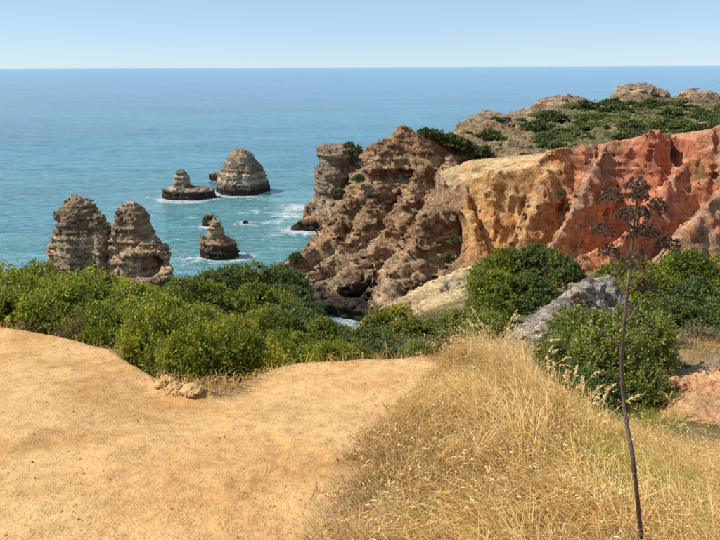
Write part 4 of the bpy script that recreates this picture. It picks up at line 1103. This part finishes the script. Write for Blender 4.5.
while cnt < 270 and tries < 9000:
    tries += 1
    px = random.uniform(540, 770); Yd = random.uniform(142, 250)
    p0 = at(px, 120, Yd); zg = far_ground(p0[0], p0[1])
    if zg < 9: continue
    d = np.array([p0[0], p0[1], zg]) - CAM; dep = d @ _f; sx = 360 + F_PX * (d @ RT) / dep; sy = 270 - F_PX * (d @ UP) / dep
    if sy < 100 or sy > 156: continue
    dn = float(fbm(np.array([sx]), np.array([sy * 3.0]), np.array([1.0]), 34.0, 3, 0.55, seed=5)[0])
    if dn < -0.10: continue
    if any(np.hypot((p0[0] - q0_[0]) / q0_[3], (p0[1] - q0_[1]) / q0_[4]) < 0.95 for q0_ in KN_W): continue
    if any((p0[0] - q[0]) ** 2 + (p0[1] - q[1]) ** 2 < 1.9 ** 2 for q in placed): continue
    if 560 < sx < 580 and 112 < sy < 122: continue
    w = random.uniform(1.4, 2.5) * (1.6 if random.random() < 0.25 else 1.0); key = random.choice(["far0", "far1", "far2", "far0", "farlight0", "farlight0"])
    if 625 < sx < 670 and 112 < sy < 128: key = "farlight0"
    e = empty("headland_bush", (p0[0], p0[1], zg - 0.4)); R, H, fol, br = PROTO[key]; s = w / R
    e.scale = (s, s, s * random.uniform(0.5, 0.85)); e.rotation_euler = (0, 0, random.uniform(0, 6.28))
    link("foliage", fol, e)
    zone = ("behind the rim of the red cliff" if sy > 138 else "at the photo's edge beyond the red cliff" if sx > 690 else "below the tall round rock knoll" if sx > 615 and sy < 114 else "mid headland" if sx > 615 else "beside the bare path on the headland" if sx < 585 and sy < 124 else "above the ochre cliff" if sx < 575 else "right of the path")
    set_props(e, ("large " if w > 2.3 else "small " if w < 1.6 else "") + ("pale olive" if key == "farlight0" else "dark green") + " bush in the far scrub, " + zone, "bush", "scrub on the far headland")
    placed.append((p0[0], p0[1])); cnt += 1
# bushes clinging to the brown headland
def head_bush(px, py, Y, w, key, lab):
    p = at(px, py, Y); R, H, fol, br = PROTO[key]
    e = empty("cliff_bush", (p[0], p[1], p[2])); s = w / R; e.scale = (s, s * 0.9, s); e.rotation_euler = (0, 0, random.uniform(0, 6.28))
    link("foliage", fol, e); set_props(e, lab, "bush", "bushes on the brown headland")
for a in ((354, 157, 149, 2.0, "far0", "dark bush on the shoulder of the grey headland tower"), (349, 150, 151, 1.5, "far1", "small bush capping the grey headland tower"), (424, 137, 138, 1.6, "far2", "dark bush just right of the brown headland's peak"), (438, 144, 139, 2.4, "far0", "dark bush on the brown headland's ridge, second from the peak"), (452, 149, 139, 2.6, "far1", "dark bush on the brown headland's ridge, third from the peak"), (466, 153, 140, 2.2, "far2", "dark bush at the right end of the brown headland's ridge"), (480, 158, 139, 2.2, "far0", "dark bush in the saddle behind the brown headland"), (340, 195, 121, 1.0, "far1", "small bush halfway down the brown headland's left ridge"), (358, 182, 124, 1.2, "far0", "small bush below the grey tower on the brown slope"), (296, 262, 101, 1.3, "far2", "low bush on the brown headland's lowest knob"), (455, 244, 98, 1.2, "far2", "dark bush in the shaded hollow below the ochre cliff"), (447, 262, 92, 1.1, "far1", "green bush at the mouth of the shaded hollow"), (560, 196, 91, 0.8, "far0", "small bush on the grey spur of the red cliff")): head_bush(*a)

# ------------------------------------------------------------------ dry grass
def blades(P, L, W, lean, curl, tint, segs=3, g=rng, lean_dir=None):
    """curved tapering blades rooted at P"""
    n = len(P)
    th = g.random(n) * 6.283 if lean_dir is None else lean_dir
    D = np.stack([np.cos(th), np.sin(th), np.zeros(n)], 1)
    fa = g.random(n) * 6.283
    Sd = np.stack([np.cos(fa), np.sin(fa), np.zeros(n)], 1)
    V = []
    for s in range(segs + 1):
        t = s / segs
        b = lean * t + curl * t * t
        pos = P + D * (L * t * np.sin(b))[:, None] + np.array([0, 0, 1.0]) * (L * t * np.cos(b))[:, None]
        w = W * (1 - t) ** 0.7
        if s < segs: V += [pos - Sd * w[:, None], pos + Sd * w[:, None]]
        else: V += [pos]
    V = np.stack(V, 1); m = 2 * segs + 1
    V = V.reshape(-1, 3); off = (np.arange(n) * m)[:, None]
    Q = np.concatenate([off + np.array([2 * s, 2 * s + 1, 2 * s + 3, 2 * s + 2]) for s in range(segs - 1)], 0)
    T = off + np.array([2 * segs - 2, 2 * segs - 1, 2 * segs])
    col = np.repeat(np.stack([tint, tint, tint], 1), m, axis=0)
    return V, Q, T, col

def join_col(lst):
    V, Q, T = join([(a, b, c_) for a, b, c_, _ in lst]); return V, Q, T, np.vstack([d for *_, d in lst])

def oat_heads(P, Dr, size, tint, g=rng):
    """drooping oat spikelets: a handful of little husks hung along the top of each stem"""
    n = len(P); k = 6
    t = np.linspace(0, 1, k)[None, :] + 0.05 * g.random((n, k))
    base = P[:, None, :] + Dr[:, None, :] * (t * size[:, None])[..., None]
    d = g.normal(size=(n, k, 3)) * 0.45 + Dr[:, None, :] * 0.5 + np.array([0, 0, -0.75]); d /= np.linalg.norm(d, axis=2)[..., None]
    L = (0.022 + 0.016 * g.random((n, k))) * (1 if np.isscalar(size) else 1)
    U = g.normal(size=(n, k, 3))
    V, Q, col = leaves_mesh(base.reshape(-1, 3), d.reshape(-1, 3), U.reshape(-1, 3), L.ravel(), L.ravel() * 0.10, np.repeat(tint, k), np.repeat(tint, k))
    return V, Q, None, col

GRASSPOLY = np.array([[-0.35, 1.0], [-0.32, 2.4], [-0.22, 2.95], [-0.10, 3.5], [0.15, 4.25], [0.45, 5.15], [0.85, 6.2], [0.85, 6.95], [1.3, 7.5], [1.9, 7.6], [2.1, 7.2], [2.05, 6.6], [2.4, 6.0], [3.3, 6.2], [4.0, 6.9], [4.6, 6.3], [5.4, 5.4], [6, 3], [6, 1]])
def scatter(n, lo, hi, cond):
    out = []
    got = 0
    while got < n:
        p = np.stack([rng.uniform(lo[0], hi[0], n), rng.uniform(lo[1], hi[1], n)], 1)
        p = p[cond(p[:, 0], p[:, 1])]
        out.append(p); got += len(p)
    return np.vstack(out)[:n]
def grass_cond(x, y):
    s = poly_sd(x, y, GRASSPOLY)
    patch = fbm(x, y, x * 0 + 2, 0.55, 3, 0.6, seed=2)
    return (s + 0.22 * fbm(x, y, x * 0, 0.35, 3, 0.6) > 0.0) & (rng.random(len(x)) < np.clip(0.45 + 0.9 * patch + smoothstep(0.1, 0.9, s) * 0.35, 0.10, 1))
tc = scatter(1500, (-0.6, 1.2), (6, 7.7), grass_cond)
ts = poly_sd(tc[:, 0], tc[:, 1], GRASSPOLY); tbig = fbm(tc[:, 0], tc[:, 1], tc[:, 0] * 0 + 7, 0.9, 3, 0.55, seed=4)
nb = 52
ti = np.repeat(np.arange(len(tc)), nb); n = len(ti)
off = rng.normal(size=(n, 2)) * (0.040 + 0.045 * rng.random(len(tc)))[ti, None]
p = tc[ti] + off
edge_f = smoothstep(0.0, 0.75, ts)[ti]
t_dir = 2.5 + 0.8 * rng.normal(size=len(tc))
own = np.arctan2(off[:, 1], off[:, 0]); wx = np.cos(own) * 0.55 + np.cos(t_dir[ti]) * 0.9; wy = np.sin(own) * 0.55 + np.sin(t_dir[ti]) * 0.9
ldir = np.arctan2(wy, wx) + 0.35 * rng.normal(size=n)                    # fanned out and combed down slope by the wind
L = (0.10 + 0.27 * edge_f) * rng.uniform(0.6, 1.25, n) * (1 + 0.4 * tbig[ti]) * (0.75 + 0.5 * rng.random(len(tc)))[ti]
tint = np.clip(0.10 + 0.40 * edge_f + 0.34 * tbig[ti] + (0.13 * rng.normal(size=len(tc)))[ti] + 0.12 * rng.normal(size=n), 0, 1)
Ppos = np.c_[p, ground_z(p[:, 0], p[:, 1]) - 0.01]
parts = [blades(Ppos, L, 0.0017 + 0.0017 * rng.random(n), 0.15 + 0.55 * rng.random(n), 0.6 + 0.9 * rng.random(n), tint, 3, rng, ldir)]
# flattened litter under it
q = scatter(30000, (-0.6, 1.2), (6, 7.7), lambda x, y: poly_sd(x, y, GRASSPOLY) + 0.25 * fbm(x, y, x * 0, 0.35, 3, 0.6) > -0.05)
nq = len(q); Pq = np.c_[q, ground_z(q[:, 0], q[:, 1]) + 0.004]
parts.append(blades(Pq, rng.uniform(0.06, 0.22, nq), np.full(nq, 0.0022), np.full(nq, 1.25), 0.25 * rng.random(nq), np.clip(0.22 + 0.2 * rng.normal(size=nq) + 0.15 * smoothstep(0, 0.8, poly_sd(q[:, 0], q[:, 1], GRASSPOLY)), 0, 1), 2))
# taller oat stems with heads
h_ = scatter(5200, (-0.2, 1.2), (6, 7.7), lambda x, y: (poly_sd(x, y, GRASSPOLY) > 0.25) & (rng.random(len(x)) < 0.5 + fbm(x, y, x * 0 + 9, 0.7, 2, seed=6)))
nh = len(h_); Ph = np.c_[h_, ground_z(h_[:, 0], h_[:, 1])]
Lh = rng.uniform(0.22, 0.46, nh); ln = 0.1 + 0.5 * rng.random(nh); cu = 0.3 + 0.6 * rng.random(nh); dr = 2.4 + 1.3 * rng.normal(size=nh)
th_ = np.clip(0.72 + 0.16 * rng.normal(size=nh), 0, 1)
parts.append(blades(Ph, Lh, np.full(nh, 0.0013), ln, cu, th_, 3, rng, dr))
tip = Ph + np.stack([np.cos(dr) * Lh * np.sin(ln + cu), np.sin(dr) * Lh * np.sin(ln + cu), Lh * np.cos(ln + cu)], 1) * 0.78
Dt = np.stack([np.cos(dr), np.sin(dr), 0.25 + 0 * dr], 1); Dt /= np.linalg.norm(Dt, axis=1)[:, None]
parts.append(oat_heads(tip, Dt, Lh * 0.3, np.clip(th_ + 0.12, 0, 1)))
V, Q, T, col = join_col(parts)
o = link("dry_grass", make_mesh("dry_grass", V, Q, MAT_STRAW, False, col, T)); set_props(o, "sun-bleached golden dry grass covering the mound beside the sand", "grass", kind="stuff")

# yellow-green tufts and fresh grass among it
def green_cond(x, y):
    a = np.exp(-(((x - 1.62) / 0.28) ** 2 + ((y - 3.25) / 0.35) ** 2)); b = np.exp(-(((x - 3.55) / 0.7) ** 2 + ((y - 8.2) / 0.9) ** 2)); c_ = np.exp(-(((x - 2.0) / 0.5) ** 2 + ((y - 9.0) / 1.2) ** 2)); d = np.exp(-(((x - 4.2) / .6) ** 2 + ((y - 9.6) / 1.2) ** 2))
    return rng.random(len(x)) < np.maximum.reduce([a * 3.0, b, c_, d])
p = np.vstack([scatter(7600, (0.5, 2.4), (5.5, 12), green_cond), np.array([1.68, 3.35]) + rng.normal(size=(1500, 2)) * np.array([0.20, 0.26])]); n = len(p)
fresh = np.clip(0.45 + 0.25 * rng.normal(size=n) + 0.4 * smoothstep(4.5, 3.5, p[:, 1]), 0, 1)
V, Q, T, col = blades(np.c_[p, ground_z(p[:, 0], p[:, 1])], rng.uniform(0.08, 0.26, n) * np.where(p[:, 1] > 5, 1.0, 1.5), np.where(p[:, 1] > 5, 0.0035, 0.0018), 0.2 + 0.5 * rng.random(n), 0.4 + 0.5 * rng.random(n), fresh, 3)
o = link("green_grass", make_mesh("green_grass", V, Q, MAT_GREENGRASS, False, col, T)); set_props(o, "patches of yellow-green grass among the straw and below the shrubs", "grass", kind="stuff")
# straw between the shrubs and on the slopes further down
def far_straw(x, y):
    return (sand_mask(x, y) < -0.15) & (x > 0.6) & (rng.random(len(x)) < 0.4 + 0.6 * fbm(x, y, x * 0, 1.5, 3, 0.6, seed=9))
p = scatter(26000, (0.6, 6.8), (13, 22), far_straw)
p = np.vstack([p, scatter(1100, (-7, 4.5), (1.2, 10), lambda x, y: (np.abs(sand_mask(x, y) + 0.10) < 0.16) & (y < 9.6) & (rng.random(len(x)) < 0.25 + fbm(x, y, x * 0 + 4, 0.5, 2, seed=3)))]); n = len(p)
V, Q, T, col = blades(np.c_[p, ground_z(p[:, 0], p[:, 1])], rng.uniform(0.08, 0.30, n), np.full(n, 0.0045), 0.2 + 0.7 * rng.random(n), 0.4 + 0.6 * rng.random(n), np.clip(0.4 + 0.2 * rng.normal(size=n), 0, 1), 2)
o = link("straw_grass", make_mesh("straw_grass", V, Q, MAT_STRAW, False, col, T)); set_props(o, "sparse pale straw growing between the shrubs on the slope", "grass", kind="stuff")

# ---- plume grass: tall stems with feathery heads
def plume_tuft(seed, n_st, hgt, spread, fan=0.35):
    g = np.random.default_rng(seed)
    st = []; hd = []
    for i in range(n_st):
        b0 = np.array([g.normal() * spread, g.normal() * spread, -0.03]); H = hgt * g.uniform(0.55, 1.0)
        dr_ = np.array([g.normal() * fan + 0.12, g.normal() * fan, 1.0]); dr_ /= np.linalg.norm(dr_)
        side = np.array([dr_[0], dr_[1], 0]); 
        pth = [b0 + dr_ * H * t + side * H * 0.35 * t * t for t in (0, .35, .7, 1.0)]
        st.append(tube(pth, [0.004, 0.0035, 0.003, 0.002], 4))
        e = pth[-1]; dd = pth[-1] - pth[-2]; dd /= np.linalg.norm(dd); m = 46; t = g.random(m)
        P = e - dd * 0.02 + dd * (t * 0.15)[:, None] + np.array([0, 0, -0.05]) * (t ** 2)[:, None]
        d = g.normal(size=(m, 3)) * 0.5 + dd * 1.0 + np.array([0, 0, -0.25]); d /= np.linalg.norm(d, axis=1)[:, None]
        L = 0.034 * g.uniform(0.6, 1.2, m) * (1.1 - 0.5 * t)
        hd.append(leaves_mesh(P, d, g.normal(size=(m, 3)), L, L * 0.14, np.clip(0.85 + 0.12 * g.normal(size=m), 0, 1), t))
    Vs, Qs, Ts = join(st)
    Vh, Qh, _ = join([(a, b, None) for a, b, _c in hd]); ch = np.vstack([c_ for *_, c_ in hd])
    cs = np.full((len(Vs), 3), 0.55)
    return make_mesh("stems", Vs, Qs, MAT_STRAW, True, cs, Ts), make_mesh("plumes", Vh, Qh, MAT_STRAW, False, ch)
plumes = [("plume grass tuft with pale heads, tallest, in front of the big sunlit bush", 498, 330, 9.4, 16, 0.66, 1), ("plume grass tuft with pale drooping heads beside the grey outcrop", 522, 334, 9.2, 20, 0.5, 2), ("low plume grass tuft at the crest of the dry grass", 484, 345, 8.8, 16, 0.42, 3), ("plume grass tuft between the tallest tuft and the crest", 506, 342, 8.9, 16, 0.42, 4),
          ("pale plume grass tuft at the left edge of the shaded shrub", 556, 420, 6.9, 16, 0.5, 5), ("pale plume grass tuft low in front of the shaded shrub", 575, 440, 6.5, 14, 0.42, 6), ("pale plume grass tuft right of the dead stalk's lower half", 645, 440, 6.6, 12, 0.45, 7), ("sparse plume grass tuft above the orange earth bank's left foot", 665, 420, 7.6, 10, 0.4, 8)]
for (lab, px, py, Yd, ns, hg, sd_) in plumes:
    p = on_ground(px, py, 3.0, Yd + 1) if px > 530 else at(px, py, 6.7 + 0.1 * sd_); p[2] = gz1(p[0], p[1]); e = empty("plume_grass", (p[0], p[1], gz1(p[0], p[1]))); a, b = plume_tuft(sd_, ns, hg, 0.10)
    link("stems", a, e); link("plumes", b, e); set_props(e, lab, "grass tuft", "plume grass tufts")

# ------------------------------------------------------------------ dead umbel stalk in front
SY = 2.35
stem_px = [(643, 600), (641.5, 560), (640.5, 530), (637, 495), (632.5, 455), (627, 425), (622.5, 392), (621.5, 360), (623.5, 330), (627, 292), (630, 262), (634, 226), (637, 196)]
base = at(643, 600, SY); gb = gz1(base[0], base[1])
stem = np.array([at(px, py, SY + 0.05 * math.sin(i * 1.3)) for i, (px, py) in enumerate(stem_px)])
if stem[0][2] > gb: stem = np.vstack([[stem[0][0], stem[0][1], gb - 0.05], stem])
root = empty("dead_umbel_plant", (stem[0][0], stem[0][1], gb))
org = np.array(root.location)
set_props(root, "tall dead brown umbel stalk with dark dried seed heads standing in the dry grass", "dead plant")
rs = np.interp(np.arange(len(stem)), [0, len(stem) - 1], [0.0105, 0.0036])
# finer path with knots at the nodes
tt = np.linspace(0, len(stem) - 1, 90); Pf = np.stack([np.interp(tt, np.arange(len(stem)), stem[:, k]) for k in range(3)], 1)
ker = np.array([1, 2, 3, 2, 1]) / 9.0
for k in range(3): Pf[2:-2, k] = np.convolve(Pf[:, k], ker, 'valid')
Rf = np.interp(tt, np.arange(len(stem)), rs)
for kn in (14, 27, 38, 50, 62, 72): Rf[kn] *= 1.35
V, Q, T = tube(Pf - org, Rf, 10); link("stem", make_mesh("stem", V, Q, MAT_STALK, True, None, T), root)
def umbel(px, py, wpx, dY, frm, up=(0, 0, 1), squash=0.6):
    """umbel of dried seed rays at the end of a branch leaving the stem at frm"""
    c0 = at(px, py, SY + dY); a = at(frm[0], frm[1], SY)
    a = Pf[np.argmin(np.abs(Pf[:, 2] - a[2]))]
    R = wpx / 2 / F_PX * (SY + dY) * 0.98
    g = np.random.default_rng(int(px * 7 + py))
    hub = c0 - np.array([0, 0, R * 0.55])
    mid = (a + hub) / 2 + np.array([0, 0, -0.12 * np.linalg.norm(hub - a)])
    path = [a * (1 - t) ** 2 + 2 * mid * t * (1 - t) + hub * t * t for t in np.linspace(0, 1, 9)]
    br = link("branch", None if False else make_mesh("branch", *(lambda v, q, t: (v - org, q, MAT_STALK, True, None, t))(*tube(path, np.linspace(0.0042, 0.0022, 9), 6))), root)
    rays = []; sp = []; st_ = []
    m = 20
    for i in range(m):
        ph = math.acos(1 - (i + 0.5) / m * 1.15); th = i * 2.39996
        d = np.array([math.sin(ph) * math.cos(th), math.sin(ph) * math.sin(th), math.cos(ph)]); e = hub + d * np.array([R, R, R * (0.75 + squash * 0.5)]) * g.uniform(0.82, 1.05)
        rays.append(tube([hub, (hub + e) / 2 + np.array([0, 0, -0.003]), e], [0.0012, 0.0010, 0.0010], 4))
        for k in range(10):
            dd = g.normal(size=3) * 0.8 + d; dd /= np.linalg.norm(dd); s0 = e + dd * 0.0125 * g.uniform(.6, 1.2) * (R / 0.042)
            ln = 0.0060 * g.uniform(0.7, 1.3)
            ax = np.cross(dd, g.normal(size=3)); ax /= np.linalg.norm(ax); bx = np.cross(dd, ax)
            vv = np.array([s0 - dd * ln, s0 + ax * ln * 0.55, s0 + bx * ln * 0.4, s0 - ax * ln * 0.55, s0 - bx * ln * 0.4, s0 + dd * ln])
            tr = np.array([[0, 2, 1], [0, 3, 2], [0, 4, 3], [0, 1, 4], [5, 1, 2], [5, 2, 3], [5, 3, 4], [5, 4, 1]])
            sp.append((vv, None, tr)); 
            st_.append(tube([e, s0], [0.0006, 0.0005], 3))
    V, Q, T = join(rays + st_); um = link("umbel", make_mesh("umbel", V - org, Q, MAT_STALK, True, None, T), root)
    V, Q, T = join(sp); sd2 = link("seed_cluster", make_mesh("seed_cluster", V - org, None, MAT_SEED, False, None, T), um)
    sd2["kind"] = "stuff"
for u in ((637, 183, 19, 0.0, (637, 200)), (639, 193, 16, -0.05, (636, 215)), (613, 195, 18, 0.05, (634, 232)), (628, 213, 22, -0.05, (634, 240)), (641, 211, 14, 0.06, (634, 238)), (603, 229, 17, 0.04, (630, 268)), (657, 204, 18, 0.05, (633, 236)), (648, 231, 19, -0.03, (631, 262)), (668, 243, 20, 0.05, (629, 285)), (633, 261, 21, -0.06, (628, 290)), (609, 250, 18, 0.05, (628, 290)), (647, 285, 18, 0.0, (624, 322)), (581, 299, 19, 0.08, (622, 345))): umbel(*u)
tw = [at(621.5, 352, SY), at(634, 342, SY + .02), at(653, 327, SY + .05)]
V, Q, T = tube(np.array(tw) - org, [0.003, 0.0022, 0.0012], 5); link("branch", make_mesh("branch", V, Q, MAT_STALK, True, None, T), root)

# ------------------------------------------------------------------ person far away on the headland path
def person(px, py_foot, Y, label):
    p = at(px, py_foot, Y); zg = far_ground(p[0], p[1])
    e = empty("person", (p[0], p[1], zg)); set_props(e, label, "person")
    J = [(0, 0, .95), (0, 0, 1.18), (0, 0, 1.42), (0, 0, 1.53), (0, -.01, 1.66), (.10, 0, .92), (.12, .02, .50), (.13, .0, .07), (.13, -.14, .03), (-.10, 0, .92), (-.12, -.06, .50), (-.13, .04, .07), (-.13, -.10, .03), (.19, 0, 1.38), (.25, .02, 1.10), (.24, -.10, .88), (-.19, 0, 1.38), (-.25, .03, 1.10), (-.22, -.08, .88)]
    E = [(0, 1), (1, 2), (2, 3), (3, 4), (0, 5), (5, 6), (6, 7), (7, 8), (0, 9), (9, 10), (10, 11), (11, 12), (2, 13), (13, 14), (14, 15), (2, 16), (16, 17), (17, 18)]
    Rr = [.15, .14, .15, .06, .105, .10, .07, .05, .045, .10, .07, .05, .045, .07, .05, .04, .07, .05, .04]
    me = bpy.data.meshes.new("body"); me.from_pydata(J, E, [])
    o = link("body", me, e); md = o.modifiers.new("skin", 'SKIN')
    for v, r in zip(me.skin_vertices[0].data if me.skin_vertices else [], Rr): v.radius = (r, r)
    if not me.skin_vertices:
        pass
    o.modifiers.new("sub", 'SUBSURF').levels = 1
    m, nt, b = new_mat("pale_clothing"); P = coords(nt); sp_ = node(nt, "ShaderNodeSeparateXYZ"); nt.links.new(P, sp_.inputs[0])
    mr = node(nt, "ShaderNodeMapRange"); mr.inputs[2].default_value = 1.8; nt.links.new(sp_.outputs[2], mr.inputs[0])
    r = ramp(nt, mr.outputs[0], [(0.0, (.10, .07, .05)), (0.05, (.55, .55, .55)), (0.52, (.60, .60, .62)), (0.55, (.78, .77, .75)), (0.83, (.78, .77, .75)), (0.85, (.45, .28, .20)), (0.93, (.08, .05, .03))])
    r.color_ramp.interpolation = 'CONSTANT'; r.inputs[0]; nt.links.new(mr.outputs[0], r.inputs[0]); nt.links.new(r.outputs[0], b.inputs["Base Color"])
    me.materials.append(m)
person(630.5, 111, 224, "person in pale clothing standing on the far headland path")
print("scene built, triangles:", sum(len(m.loops) - 2 * len(m.polygons) for m in bpy.data.meshes))
